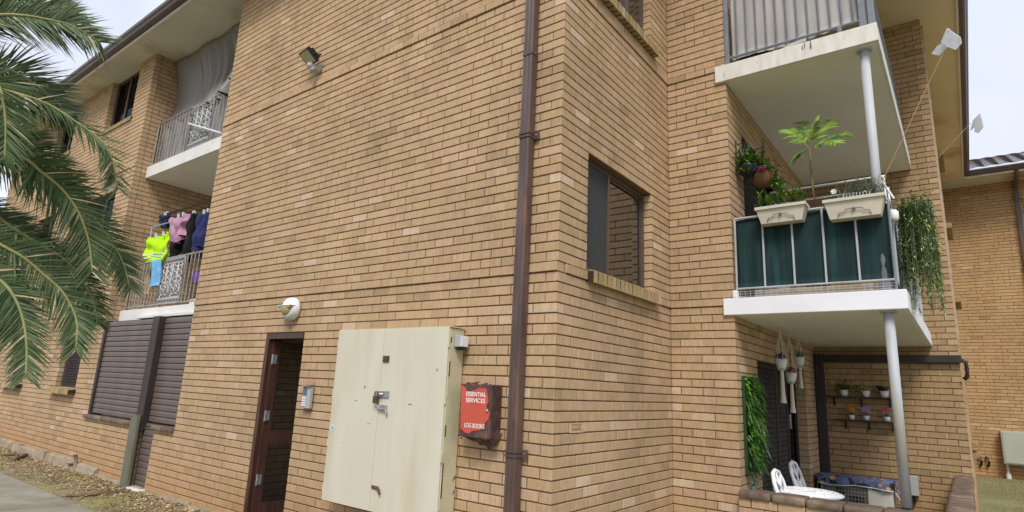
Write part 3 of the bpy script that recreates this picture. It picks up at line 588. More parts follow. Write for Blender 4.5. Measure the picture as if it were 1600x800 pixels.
s_ = MB(); s_.box(-4.98, -3.40, .18, 1.5, -.43, -.40); s_.box(-3.36, -3.33, .12, 1.3, Gz, -.40); s_.build('lobby', 'white_paint', bld)  # lobby ceiling and side wall, made white to bounce daylight onto the brick
s_ = MB(); s_.box(-4.98, -3.36, -.03, 2.4, Gz-.05, Gz+.03); s_.build('lobby_floor', 'concrete', bld)

# ------------------------------------------------------------------ recess doors on the side wall
def lattice(mb, x, y0, y1, z0, z1, pitch, r, slope=2.1):
    h = z1-z0; run = h/slope
    for sgn in (1, -1):
        u = y0-run
        while u < y1:
            t0, t1 = max(0, (y0-u)/run), min(1, (y1-u)/run)
            if t1 > t0:
                f = (lambda t: z0+h*t) if sgn > 0 else (lambda t: z1-h*t)
                mb.tube([(x, u+run*t0, f(t0)), (x, u+run*t1, f(t1))], r, 4, cap=False)
            u += pitch
ya, yb = LB+.79, LB+3.27; xd = CX-.13
s_ = MB(); s_.box(xd-.06, xd, ya, yb, -.56, -.518); s_.box(xd-.06, xd, ya, ya+.04, Gz, -.56); s_.box(xd-.06, xd, yb-.05, yb, Gz, -.56); s_.box(xd-.05, xd+.012, 4.42, 4.50, Gz, -.56); s_.box(xd-.05, xd+.012, 4.97, 5.05, Gz, -.56); sdoor = s_.build('screen_door', 'dark_brown', bld)
s_ = MB(); lattice(s_, xd-.004, ya+.04, 4.42, Gz+.06, -.56, 0.058, .007); lattice(s_, xd-.004, 4.50, 4.97, Gz+.06, -.56, 0.058, .007); s_.build('lattice', 'dark_brown', sdoor)
s_ = MB(); s_.box(xd-.032, xd-.026, ya+.04, yb-.05, Gz+.05, -.56); s_.build('pane', 'glass', sdoor)
s_ = MB(); s_.bbox(xd-.02, xd+.03, 5.08, 5.13, -1.33, -1.13, .008); s_.build('handle', 'steel', sdoor)
s_ = MB(); s_.box(-.6, xd-.2, ya-.3, yb+.3, Gz, -.45); s_.build('room', 'room_dark', sdoor)  # near-black block standing in for the unlit interior
for za, zb in ((.10, 2.15), (2.85, 4.9)):
    y0, y1 = LB+.555, LB+3.095
    s_ = MB(); s_.box(xd-.06, xd, y0, y1, zb-.05, zb-.002); s_.box(xd-.06, xd, y0, y0+.05, za, zb-.05); s_.box(xd-.06, xd, y1-.05, y1, za, zb-.05); s_.box(xd-.06, xd+.01, y0+1.2, y0+1.27, za, zb-.05); d_ = s_.build('balcony_door', 'dark_brown', bld)
    s_ = MB(); s_.box(xd-.032, xd-.026, y0+.05, y1-.05, za, zb-.05); s_.build('pane', 'glass', d_)
    s_ = MB(); lattice(s_, xd-.004, y0+.05, y0+1.2, za+.03, zb-.05, 0.06, .006); s_.build('lattice', 'dark_brown', d_)
    s_ = MB(); s_.box(-.6, xd-.2, y0-.2, y1+.2, za-.05, zb+.05); s_.build('room', 'room_dark', d_)  # interior darkness behind the glass, painted as a near-black block

# ------------------------------------------------------------------ railings
def railing(name, pts, z0, z1, m, pitch, r=.007, top=.016, gap=.08, label=None, mid=None, flat=False):
    """pts: plan polyline; top and bottom rail with balusters as separate parts"""
    s_ = MB()
    for a, b in zip(pts, pts[1:]):
        for z, rr in ((z1, top), (z0+gap, top*.8)):
            s_.tube([(a[0], a[1], z), (b[0], b[1], z)], rr, 8)
        for q in (a, b): s_.tube([(q[0], q[1], z0), (q[0], q[1], z1)], top*.9, 8)
    rl = s_.build(name, m, bld)
    if label: rl['label'] = label
    first = None
    for a, b in zip(pts, pts[1:]):
        a, b = V(a), V(b); n = max(1, round((b-a).length/pitch))
        for i in range(1, n):
            q = a.lerp(b, i/n)
            if mid and mid[0] < q.x < mid[1] and abs(a.y-b.y) < .01: continue
            if first is None:
                m_ = MB(); m_.tube([(q.x, q.y, z0+gap), (q.x, q.y, z1)], r, 6); first = m_.build('baluster', m, rl); q0 = q
            else: inst(first, rl, (q.x-q0.x, q.y-q0.y, 0))
    return rl
def lace(rl, x0, x1, z0, z1, y, m):
    s_ = MB(); r = .011
    T = lambda u, v: V((x0+(x1-x0)*u, y, z0+(z1-z0)*v))
    W, H = x1-x0, z1-z0
    def curve(pts, rr=r): s_.tube([T(u, v) for u, v in pts], rr, 5)
    curve([(0,0),(1,0),(1,1),(0,1),(0,0)], .014); curve([(0,.12),(1,.12)]); curve([(0,.88),(1,.88)])
    for b in (0, 1):
        for i in range(8):
            u = (i+.5)/8; v0 = 0 if b == 0 else .88; curve([(u-.06, v0), (u, v0+.06), (u-.06, v0+.12)]); curve([(u+.06, v0), (u, v0+.06), (u+.06, v0+.12)])
    def spiral(cx, cz, r0, r1, a0, turns, sg):
        curve([(cx+sg*math.cos(a0+turns*6.283*t)*(r0+(r1-r0)*t), cz+math.sin(a0+turns*6.283*t)*(r0+(r1-r0)*t)*W/H) for t in [k/14 for k in range(15)]])
    for c in (.26, .74):
        for sg in (-1, 1):
            spiral(c+sg*.10, .24, .11, .03, -1.2, 1.3, sg); spiral(c+sg*.10, .42, .12, .03, 1.2, -1.3, sg)
            spiral(c+sg*.10, .60, .11, .03, -1.2, 1.3, sg); spiral(c+sg*.10, .76, .10, .03, 1.2, -1.3, sg)
        curve([(c, .12), (c, .88)]); curve([(c-.23, .5), (c-.12, .56), (c, .62), (c+.12, .56), (c+.23, .5)]); curve([(c-.23, .3), (c-.12, .40), (c, .47), (c+.12, .40), (c+.23, .3)])
    curve([(.5, .12), (.5, .88)])
    return s_.build('lace_panel', m, rl, smooth=True)
r3 = railing('railing', [(XP+.02, .27), (XQ+.05, .27)], 2.80, 3.69, 'rail_old', .125, r=.009, gap=.06, mid=(-7.98, -7.22)); lace(r3, -7.97, -7.23, 2.87, 3.68, .27, 'silver_cast')
r4 = railing('railing', [(XP+.02, .27), (XQ+.05, .27)], .085, .92, 'rail_old', .125, r=.009, gap=.06, mid=(-8.12, -7.30)); lace(r4, -8.11, -7.31, .15, .91, .27, 'silver_cast')
r1 = railing('railing', [(CX+.03, LB+.03), (2.16, LB+.03), (2.16, LD-.03)], .078, .955, 'galv', .272, r=.011, top=.013, gap=.105)
s_ = MB()                                               # low wire mesh under the bottom rail
for i in range(27):
    x = CX+.06+i*.052; s_.tube([(x, LB+.035, .079), (x, LB+.035, .178)], .0025, 4)
for z in (.10, .125, .15): s_.tube([(CX+.03, LB+.033, z), (2.16, LB+.033, z)], .003, 4)
s_.build('wire_mesh', 'galv', r1)
s_ = MB(); s_.bbox(CX+.20, 1.98, LB+.075, LB+.095, .079, .168, .004); s_.build('kick_board', 'coir_board', r1)
r2 = railing('railing', [(CX+.03, LB+.03), (2.12, LB+.03), (2.12, LD-.03)], 2.80, 3.85, 'grey_rail', .108, r=.009, top=.02, gap=.10)
s_ = MB(); s_.bbox(1.86, 1.90, LB+.012, LB+.045, 2.80, 2.90, .004); s_.build('rail_foot', 'grey_rail', r2)
s_ = MB(); s_.bbox(2.06, 2.12, LB+.01, LB+.07, 2.801, 3.9, .006); s_.build('rail_post', 'grey_rail', r2)
for a_ in ((2.14, 2.20, LB+.012, LB+.072), (CX+.004, CX+.05, LB-.012, LB+.02)): s_ = MB(); s_.bbox(*a_, 2.801, 3.9, .006); s_.build('rail_post', 'grey_rail', r2)

# ------------------------------------------------------------------ dark beam, vents and small fixings that belong to the building
bm_ = thing('beam_frame', 'dark brown boxed beam and upright fixed to the shaded patio wall', 'beam', (1.6, LD-.05, -.33))
s_ = MB(); s_.bbox(CX+.005, 2.56, LD-.085, LD-.003, -.335, -.23, .008); s_.build('beam', 'dark_brown', bm_)
s_ = MB(); s_.bbox(CX+.01, CX+.135, LD-.16, LD-.088, Gz+.05, -.225, .008); s_.build('upright', 'dark_brown', bm_)
s_ = MB(); s_.tube([(2.55, LD-.045, -.30), (2.60, LD-.045, -.32), (2.605, LD-.045, -.42), (2.60, LD-.045, -.52), (2.56, LD-.045, -.56)], .028, 10); s_.build('elbow', 'dark_brown', bm_, smooth=True)
s_ = MB()
for z0, z1, o in ((4.6, 5.0, .05), (.0, 4.6, .03)): s_.box(EX+.002, EX+.02+o*.3, LD+.10, LD+.14, z0, z1)
s_.build('conduit', 'conduit_pink', bld)
for y, z, h in ((12.5, -1.62, .10), (12.5, -1.83, .10), (11.5, 1.25, .10), (10.5, 4.1, .12), (11.8, 2.9, .12)):
    s_ = MB(); s_.bbox(EX+.001, EX+.11, y-.6, y+.6, z-h, z, .01); s_.build('window_sill', 'sill_brick', bld)

# ------------------------------------------------------------------ rear wing
BRm = BR; BR = []; MORT = MB(); PERP = MB()
wall('F', (EX+.001,LF,0), X_, nY, 9, KB, KT+4, (), None, proud=())
far = thing('brick_wing', 'rear tan brick wing with tiled roof seen beyond the right corner', 'building', (6, LF, Gz))
MORT.build('wall', 'mortar', far); PERP.build('mortar_joint', ['mortar_perp', 'mortar_dark'], far)
fs_ = MB()
for b in BR:
    nm, O, U, N, p, q, k, za, zb, pd, depth, mn = b
    fs_.rnd = random.random(); brick_geo(fs_, O, U, N, p, q, za, zb, pd, depth)
fb = fs_.build('brickwork', 'brick_far', far, attr=True); fb['kind'] = 'stuff'
s_ = MB(); s_.box(3.04, 12, 15.11, 16.1, SOF+.001, SOF+.02); s_.box(-2, 3.035, 15.11, 16.1, SOF+.001, SOF+.02); s_.build('soffit', 'soffit', far)
s_ = MB(); s_.box(3.035, 12, 15.075, 15.109, SOF-.035, SOF+.10); s_.build('fascia', 'white_paint', far)
s_ = MB(); gutter(s_, (3.04, 15.074, SOF+.01), (12, 15.074, SOF+.01), nY, 1); s_.build('gutter', 'gutter', far)
s_ = MB()
for r_i in range(9):
    y0 = 15.0+r_i*.32; z0 = SOF+.16+r_i*.135
    s_.sheet(lambda u, v: (2.6+9.4*u, y0+.36*v, z0+.035*(1-v)+.15*v+.022*abs(math.sin(u*9.4*math.pi/.30))), 190, 1, .02)
s_.build('roof', 'roof_tile', far)
downpipe(far, 4.10, LF-.03, Gz, SOF-.02, w=.10, d=.08, brackets=(4.55, 2.0))
s_ = MB(); s_.tube([(4.10, 15.05, SOF+.05), (4.10, 15.1, SOF-.06), (4.10, LF-.08, SOF-.22), (4.10, LF-.07, SOF-.4)], .05, 8); s_.build('pipe_offset', 'brown_metal', far)

mb_ = thing('meter_box', 'pale green grey metal meter box on the rear wing', 'meter box', (3.55, LF-.15, -2.24))
s_ = MB(); s_.bbox(3.12, 4.0, LF-.30, LF-.012, -2.235, -1.44, .012); s_.build('case', 'meterbox', mb_)
s_ = MB(); s_.bbox(3.15, 3.97, LF-.315, LF-.301, -2.205, -1.47, .006); s_.build('door', 'meterbox', mb_)
s_ = MB(); s_.bbox(3.55, 3.60, LF-.335, LF-.316, -1.93, -1.85, .006); s_.build('latch', 'black_plastic', mb_)
s_ = MB(); s_.tube([(3.18, LF-.1, -2.234), (3.18, LF-.1, Gz+.12)], .03, 10); s_.tube([(3.18, LF-.1, Gz-.01), (3.18, LF-.1, Gz+.12)], .055, 10); s_.build('conduit', 'pvc', mb_)
for x, nm in ((2.63, 'short black corrugated pipe loop nearest the corner of the wing'), (2.78, 'short black corrugated pipe loop nearer the meter box')):
    s_ = MB(); s_.tube([(x, LF-.02, -2.13), (x+.03, LF-.09, -2.15), (x+.05, LF-.11, -2.24), (x+.03, LF-.07, -2.33), (x+.01, LF-.02, -2.35)], .028, 8)
    tag(s_.build('pipe_loop', 'black_plastic', org=(x, LF-.02, -2.35), smooth=True), nm, 'pipe', 'black pipe loops on the rear wing')

# ------------------------------------------------------------------ patio: floor and capped brick wall
s_ = MB(); s_.box(CX, 2.4, 2.4, LD, Gz, Gz+.05); s_.build('patio', 'concrete', org=(0,0,Gz))['kind'] = 'structure'
pw = thing('garden_wall', 'low brick patio wall with brown bullnose capping bricks', 'wall', (1.6, 2.36, Gz))
s_ = MB(); s_.box(CX+.012, 2.515, 2.272, 2.478, Gz, -1.9); s_.box(2.362, 2.515, 2.478, LD-.02, Gz, -1.9); s_.build('core', 'mortar', pw)
def wbrick(x0, x1, y0, y1, z0, z1): m_ = MB(); m_.rnd = random.random(); m_.bbox(x0, x1, y0, y1, z0, z1, .003); m_.build('brick', 'brick_single', pw)
for k in range(-30, -22):
    z0 = k*CH+.005+.0; z1 = z0+.076; u = CX+.008-(.12 if k % 2 else 0)
    while u < 2.50:
        a, b = max(u, CX+.008), min(u+.23, 2.525)
        if b-a > .04: wbrick(a, b, 2.262, 2.36, z0, z1)
        u += .24
    u = 2.49-(.12 if k % 2 else 0)
    while u < LD-.02:
        a, b = max(u, 2.49), min(u+.23, LD-.012)
        if b-a > .04: wbrick(2.352, 2.44, a, b, z0, z1)
        u += .24
n = 6; w_ = (2.52-CX-.006)/n
for i in range(n):
    m_ = MB(); j = random.uniform(-.003, .003); m_.bbox(CX+.006+i*w_+.003, CX+.006+(i+1)*w_-.003, 2.235+j, 2.495+j, -1.897, -1.828+j, .024); m_.build('cap_brick', 'cap_brick', pw)
n = 14; w_ = (LD-.012-2.50)/n
for i in range(n):
    m_ = MB(); j = random.uniform(-.003, .003); m_.bbox(2.335+j, 2.54+j, 2.50+i*w_+.003, 2.50+(i+1)*w_-.003, -1.897, -1.83+j, .024); m_.build('cap_brick', 'cap_brick', pw)

# ------------------------------------------------------------------ concrete footing, timber, debris by the long wall
s_ = MB(); x = -14.5
while x < -4.4:
    l = random.uniform(.25, .6); h = .16*max(.25, min(1, (-8.3-x)/1.2+.3))+random.uniform(-.02, .02); y = -.05-random.uniform(.0, .05) if x < -8.6 else -.03-random.uniform(0, .02)
    s_.hexa([(x,y-.03,Gz-.05),(x+l,y-.02,Gz-.05),(x+l,-.002,Gz-.05),(x,-.002,Gz-.05)], [(x,y,Gz+h),(x+l,y+.01,Gz+h*random.uniform(.7,1.05)),(x+l,-.002,Gz+h),(x,-.002,Gz+h)]); x += l
s_.build('footing', 'footing', bld)
s_ = MB(); a = V((-7.33,-.075,Gz)); s_.hexa([(-7.36,-.10,Gz-.02),(-7.12,-.10,Gz-.02),(-7.12,-.062,Gz-.02),(-7.36,-.062,Gz-.02)], [(-7.36,-.10,-1.62),(-7.13,-.10,-1.57),(-7.13,-.062,-1.57),(-7.36,-.062,-1.62)])
tag(s_.build('timber_board', 'grey_timber', org=(-7.24,-.08,Gz)), 'weathered grey board leaning upright beside the narrow shutter', 'board')
s_ = MB(); s_.tube([px(20, 720, 2, Gz+.03), px(35, 712, 2, Gz+.05), px(52, 708, 2, Gz+.03)], .03, 6); s_.tube([px(-10, 712, 2, Gz+.03), px(50, 710, 2, Gz+.04)], .028, 6)
tag(s_.build('stick', 'bark', org=px(20, 715, 2, Gz+.0)), 'brown timber stick lying by the footing near the photo edge', 'stick')
s_ = MB(); s_.tube([px(103, 775, 2, Gz+.02), px(150, 772, 2, Gz+.03), px(195, 768, 2, Gz+.02)], .026, 6)
tag(s_.build('stick', 'bark', org=px(150, 772, 2, Gz)), 'longer timber stick lying in leaf litter beside the concrete path', 'stick')
s_ = MB(); q = px(119, 722, 1, -.08); s_.tube([q+V((0,0,-.25)), q, q+V((.0,-.03,.10)), q+V((.03,-.05,.14))], .03, 8); s_.tube([q+V((-.35,0,-.05)), q+V((-.1,-.03,-.02)), q], .025, 8)
tag(s_.build('garden_tap', 'footing', org=q+V((0,0,-.25))), 'stubby mud-coated tap pipe at the wall base', 'tap')
lit = MB(); gr = MB(); rnd = random.Random(3)
def leafq(mb, x, y, s, z=Gz+.006):
    a = rnd.uniform(0, 6.28); t = rnd.uniform(-.5, .5); d = V((math.cos(a), math.sin(a), t*.6)); n_ = V((-math.sin(a), math.cos(a), rnd.uniform(-.5, .5)))
    c = V((x, y, z+rnd.uniform(.002, .02))); mb.add([c-d*s, c+n_*s*.4+V((0,0,.006)), c+d*s, c-n_*s*.4], [(0,1,2,3)])
for i in range(6500):
    x = -rnd.uniform(3.6, 14.5); y = -rnd.uniform(.02, 1.0)*rnd.uniform(.3, 1); lit.cur = 0 if rnd.random() < .6 else 1; leafq(lit, x, y, rnd.uniform(.012, .032))
for i in range(700):
    x = -rnd.uniform(3.6, 12); y = -rnd.uniform(.95, 2.0)**1.2; lit.cur = rnd.randint(0, 1)
    if rnd.random() < .12: leafq(lit, x, y, rnd.uniform(.01, .02), Gz+.033)
tag(lit.build('leaf_litter', ['dry_leaf', 'dry_pale'], org=(-8,-.5,Gz)), 'dry fallen leaves scattered along the wall base', 'leaf litter', kind='stuff')
def tuft(mb, x, y, h): 
    a = rnd.uniform(0, 6.28); mb.blade((x, y, Gz), V((math.cos(a)*.6, math.sin(a)*.6, 1)), h, .006, droop=.35, seg=2)
for i in range(9000):
    x = -rnd.uniform(3.8, 15); y = -rnd.uniform(.02, .97)
    k = math.sin(x*1.7+1)*math.sin(y*5+x*.6)+.35*math.sin(x*4.1)
    if k < .05 and rnd.random() < .8: continue
    gr.cur = 0 if rnd.random() < .65 else 1; tuft(gr, x, y, rnd.uniform(.03, .075))
for i in range(16000):
    y = 6.6+9.3*rnd.random()**1.3; x = EX+.05+rnd.random()*2.6
    if x < EX+.35+.25*math.sin(y*1.3) and rnd.random() < .85: continue
    gr.cur = 0 if rnd.random() < .7 else 1; tuft(gr, x, y, rnd.uniform(.03, .07))
tag(gr.build('grass_tufts', ['grass', 'grass_dry'], org=(0,0,Gz)), 'short patchy grass growing beside the walls', 'grass', kind='stuff')

# ------------------------------------------------------------------ fixtures on the long wall
def text_obj(body, size, parent, P0, U, W, N, m, name='lettering', sx=1.0, bold=0.0):
    """flat lettering: P0 baseline start, U along, W up, N out"""
    cu = bpy.data.curves.new('lettering', 'FONT'); cu.body = body; cu.size = size; cu.extrude = .0006; cu.offset = bold
    tmp = bpy.data.objects.new('tmp', cu); me = bpy.data.meshes.new_from_object(tmp); bpy.data.objects.remove(tmp); bpy.data.curves.remove(cu)
    U, W, N, P0 = V(U)*sx, V(W), V(N), V(P0)-ORG[parent]
    for v in me.vertices: v.co = P0+U*v.co.x+W*v.co.y+N*v.co.z
    me.materials.clear(); me.materials.append(MATS[m]); ob = bpy.data.objects.new(name, me); col.objects.link(ob); ob.parent = parent; ORG[ob] = ORG[parent]
    return ob
def poly(mb, pts, off):
    """extruded polygon"""
    n = len(pts); off = V(off); mb.add([V(p) for p in pts]+[V(p)+off for p in pts], [tuple(range(n)), tuple(range(n, 2*n))[::-1]]+[(i, (i+1) % n, n+(i+1) % n, n+i) for i in range(n)])

cb = thing('electrical_cabinet', 'tall cream steel double door cabinet with padlocked latch on the brick wall', 'cabinet', (-1.73, -.1, -2.08))
cz0, cz1, cxa, cxb, cxm = -2.085, -.46, -2.495, -.957, -1.80
s_ = MB(); s_.bbox(cxa+.01, cxb-.004, -.195, -.016, cz0+.006, cz1-.004, .004); s_.build('case', 'cream_edge', cb)
for a, b in ((cxa, cxm-.002), (cxm+.002, cxb-.012)):
    s_ = MB(); s_.bbox(a, b, -.212, -.197, cz0, cz1, .004); s_.build('door', 'cream_paint', cb)
s_ = MB(); s_.box(cxa-.01, cxb+.006, -.205, -.012, cz1+.001, cz1+.011); s_.build('top_flange', 'cream_edge', cb)
CF = -.212
def onf(x, y, d=0): return px(x, y, 1, CF-d)
s_ = MB(); q = onf(604, 561); s_.bbox(q.x-.04, q.x+.04, CF-.012, CF-.0005, q.z-.03, q.z+.03, .004); s_.build('cover_plate', 'rust', cb)
q = onf(598, 616); s_ = MB(); s_.bbox(q.x-.07, q.x+.09, CF-.012, CF-.0005, q.z-.03, q.z+.03, .003); s_.tube([q+V((-.02,-.014,.0)), q+V((.0,-.03,.0)), q+V((.02,-.014,0))], .012, 8); s_.build('hasp', 'steel', cb)
s_ = MB(); s_.bbox(q.x-.085, q.x-.03, CF-.045, CF-.013, q.z-.085, q.z-.015, .008); s_.tube([q+V((-.075,-.03,-.02)), q+V((-.07,-.03,.02)), q+V((-.045,-.03,.02)), q+V((-.04,-.03,-.02))], .007, 6); s_.build('padlock', 'rust', cb)
q = onf(597, 638); s_ = MB(); s_.tube([q+V((-.05,-.018,.02)), q+V((-.02,-.02,-.005)), q+V((.07,-.02,-.008)), q+V((.085,-.018,-.05))], .011, 8); s_.bbox(q.x-.03, q.x+.07, CF-.01, CF-.0005, q.z-.012, q.z+.03, .003); s_.build('slide_bolt', 'steel', cb)
q = onf(588, 762); s_ = MB(); s_.bbox(q.x-.06, q.x+.03, CF-.008, CF-.0005, q.z-.015, q.z+.015, .003); s_.tube([q+V((.0,-.01,.0)), q+V((.05,-.018,-.005)), q+V((.065,-.014,-.05))], .010, 8); s_.build('bottom_bolt', 'rust', cb)
for x, y, a, b in ((570, 605, .012, .02), (683, 578, .009, .02), (556, 626, .035, .004), (641, 632, .045, .005), (576, 662, .04, .003), (536, 692, .006, .008)):
    q = onf(x, y); s_ = MB(); s_.box(q.x-a/2, q.x+a/2, CF-.0018, CF-.0004, q.z-b/2, q.z+b/2); s_.build('chip', 'rust_dark', cb)
q = onf(520, 668); s_ = MB(); s_.lathe(q, [(.028,.0005),(.028,.0025)], 14, nY); s_.build('sticker', 'flower_white', cb)
s_ = MB(); s_.lathe(q, [(.016,.0026),(.016,.0036)], 12, nY); s_.build('sticker_spot', 'cloth_blue', cb)
for z in (-.60, -1.08, -1.55, -1.98):
    s_ = MB(); s_.tube([(cxb-.008,-.208,z-.035),(cxb-.008,-.208,z+.035)], .009, 8); s_.tube([(cxa-.003,-.205,z-.035),(cxa-.003,-.205,z+.035)], .009, 8); s_.build('hinge', 'cream_edge', cb)
for z, h in ((-.56, .03), (-.80, .08), (-1.32, .06), (-1.62, .05), (-1.75, .12)):
    s_ = MB(); s_.box(cxb-.0035, cxb-.0015, -.19, -.178, z-h, z+h*.6); s_.build('rust_patch', 'rust_dark', cb)
jb = thing('junction_box', 'small grey square switch box on the cream cabinet side', 'junction box', (cxb+.02, -.10, -.6))
s_ = MB(); s_.bbox(cxb+.001, cxb+.07, -.15, -.045, -.625, -.525, .006); s_.build('case', 'plastic_grey', jb)
s_ = MB(); s_.bbox(cxb+.0705, cxb+.078, -.145, -.05, -.62, -.53, .003); s_.build('lid', 'plastic_white', jb)
s_ = MB(); s_.tube([(cxb+.035,-.095,-.625),(cxb+.035,-.095,-.65)], .035, 10); s_.build('gland', 'black_plastic', jb)
cl = MB(); cl.tube([(cxa-.03,-.03,-.78),(cxa-.03,-.03,-1.16)], .022, 8); tag(cl.build('conduit_pipe', 'pvc', org=(cxa-.03,-.03,-1.16)), 'short pale conduit beside the left edge of the cream cabinet', 'conduit')

lb = thing('log_book_box', 'rusted red box lettered ESSENTIAL SERVICES LOG BOOKS on the wall', 'wall box', (-.665, -.08, -1.37))
LY = -.152
s_ = MB(); s_.bbox(-.838, -.505, -.148, -.016, -1.365, -.935, .006); s_.build('case', 'rust_case', lb)
cr = [(207,75),(225,85),(250,108),(257,138),(300,140),(345,132),(372,112),(462,112),(478,180),(486,262),(468,285),(465,320),(482,335),(500,372),(490,420),(478,445),(452,470),(448,505),(420,525),(398,548),(345,552),(310,560),(292,582),(250,578),(215,548),(195,530)]
s_ = MB(); poly(s_, [px(690+a/6.667, 590+b/6.667, 1, LY) for a, b in cr], (0, .0035, 0)); s_.build('red_door_paint', 'red_paint', lb)
for t, (a, b), (c, d), up in (('ESSENTIAL', (253, 190), (458, 190), 44), ('SERVICES', (251, 254), (452, 256), 44), ('LOG BOOKS', (233, 514), (440, 528), 44)):
    P0 = px(690+a/6.667, 590+b/6.667, 1, LY-.0015); P1 = px(690+c/6.667, 590+d/6.667, 1, LY-.0015)
    o = text_obj(t, .05, lb, P0, X_, (0,0,1), nY, 'text_white', bold=.0006); wd = max(v.co.x for v in o.data.vertices)-min(v.co.x for v in o.data.vertices); k = (P1.x-P0.x)/wd; x0 = min(v.co.x for v in o.data.vertices)
    for v in o.data.vertices: v.co.x = x0+(v.co.x-x0)*k
s_ = MB(); s_.lathe((-.545,-.149,-1.145), [(.014,0),(.014,.008),(.007,.014)], 10, nY); s_.build('lock', 'steel', lb)
s_ = MB(); fl = [(195,560),(330,590),(480,572),(560,560),(625,590),(600,650),(560,670),(545,720),(490,748),(450,700),(400,705),(370,670),(300,650),(250,625),(200,600)]
poly(s_, [px(690+a/6.667, 590+b/6.667, 1, -.13+.05*(b-560)/180) for a, b in fl], (0, .012, 0)); s_.build('torn_flap', 'rust_case', lb)
s_ = MB()
for i in range(26):
    x = -.84+.34*rnd.random(); s_.rnd = 0; q = V((x, -.14+.1*rnd.random(), (-1.38 if i < 15 else -.932)+rnd.uniform(-.015, .012))); s_.obox(q, (1,.3,.2), (-.3,1,.1), (.1,-.2,1), rnd.uniform(.006,.02), .006, rnd.uniform(.003,.009))
s_.build('rust_flakes', 'rust', lb)

ic = thing('intercom', 'grey keypad intercom beside the entrance doorway', 'intercom', (-3.16, -.03, -1.27))
s_ = MB(); s_.bbox(-3.235, -3.09, -.055, -.016, -1.265, -1.035, .006); s_.build('case', 'plastic_grey', ic)
s_ = MB(); s_.bbox(-3.228, -3.155, -.0575, -.0552, -1.13, -1.045, .001); s_.build('screen', 'keypad_screen', ic)
first = None
for r_ in range(4):
    for c_ in range(3):
        if first is None: m_ = MB(); m_.bbox(-3.225, -3.207, -.062, -.0552, -1.165, -1.148, .002); first = m_.build('key', 'plastic_white', ic)
        else: inst(first, ic, (c_*.024, 0, -r_*.026))
s_ = MB(); s_.bbox(-3.24, -3.085, -.075, -.016, -1.0345, -1.025, .002); s_.build('hood', 'steel', ic)
s_ = MB(); s_.box(-3.25, -3.11, -.0205, -.0165, -1.017, -.985); s_.build('red_notice', 'faded_red', ic)

bh = thing('bulkhead_light', 'white oval bulkhead light above the entrance doorway', 'wall light', (-3.66, -.02, -.16))
s_ = MB(); s_.lathe((-3.66,-.014,-.16), [(.135,0),(.135,.03),(.13,.06),(.115,.09),(.085,.11),(.0,.118)], 28, nY); s_.build('housing', 'plastic_white', bh, smooth=True)
s_ = MB()
for i in range(12):                                      # lower amber diffuser: half ellipsoid
    pass
pr = [(.098*math.cos(t), .075+.075*math.sin(t)) for t in [k*math.pi/2/8 for k in range(9)]]
n = 20; vs = []; fsx = []
for r_, h in pr:
    for k in range(n+1):
        a = math.pi+math.pi*k/n; vs.append((-3.66+r_*math.cos(a)*1.08, -.014-h, -.155+r_*math.sin(a)*1.05))
for i in range(len(pr)-1):
    for k in range(n): fsx.append((i*(n+1)+k, i*(n+1)+k+1, (i+1)*(n+1)+k+1, (i+1)*(n+1)+k))
s_.add(vs, fsx); s_.box(-3.77, -3.55, -.15, -.06, -.158, -.138); s_.build('diffuser', 'diffuser_amber', bh, smooth=True)
s_ = MB(); s_.bbox(-3.785, -3.535, -.155, -.05, -.134, -.124, .004); s_.build('brow', 'plastic_white', bh)
s_ = MB(); s_.lathe((-3.555,-.098,-.15), [(.007,0),(.007,.006)], 8, nY); s_.build('screw', 'steel', bh)

fl_ = thing('floodlight', 'black LED floodlight high on the brick wall', 'floodlight', (-3.78, -.03, 2.95))
D_ = V((-.12,-.62,-.77)).normalized(); Ux = V((1,-.1,0)).normalized(); Uz = D_.cross(Ux).normalized(); Ux = Uz.cross(D_).normalized(); c = V((-3.80,-.16,3.10))
s_ = MB(); s_.obox(c, Ux, D_, Uz, .125, .02, .10); s_.obox(c-D_*.04, Ux, D_, Uz, .10, .02, .075)
for i in range(7): s_.obox(c-D_*.065+Ux*(-.08+i*.0267), Ux, D_, Uz, .005, .018, .07)
s_.build('housing', 'black_plastic', fl_)
s_ = MB(); s_.obox(c+D_*.0235, Ux, D_, Uz, .108, .0015, .083); s_.build('led_window', 'led_panel', fl_)
s_ = MB(); s_.tube([c-Ux*.132, c-Ux*.132-D_*.09-Uz*.05, c-D_*.10-Uz*.06, c+Ux*.132-D_*.09-Uz*.05, c+Ux*.132], .009, 6); s_.build('yoke', 'black_plastic', fl_)
s_ = MB(); s_.lathe((-3.76,-.014,2.97), [(.05,0),(.05,.03),(.035,.05),(.03,.12),(.04,.13),(.03,.17)], 12, nY); s_.tube([(-3.76,-.13,2.97),(-3.78,-.13,3.04),(-3.82,-.12,3.12)], .022, 8); s_.tube([(-3.76,-.11,2.98),(-3.74,-.13,2.90)], .03, 8); s_.build('mount', 'plastic_grey', fl_, smooth=True)

vp = thing('vent_brick', 'brick-sized vent with brass plate in the side wall', 'wall vent', (.003, .345, -1.29))
s_ = MB(); y0, y1, z0, z1 = .243, .457, -1.287, -1.208
s_.box(.001, .006, y0, y1, z0, z0+.012); s_.box(.001, .006, y0, y1, z1-.012, z1); s_.box(.001, .006, y0, y0+.02, z0+.012, z1-.012); s_.box(.001, .006, y1-.03, y1, z0+.012, z1-.012); s_.build('surround', 'mortar_perp', vp)
s_ = MB(); s_.box(.0005, .0012, y0+.02, y1-.03, z0+.012, z1-.012); s_.build('slot', 'room_dark', vp)
s_ = MB(); s_.bbox(.0015, .008, y0+.03, y1-.045, z0+.028, z1-.028, .002); s_.build('plate', 'diffuser_amber', vp)

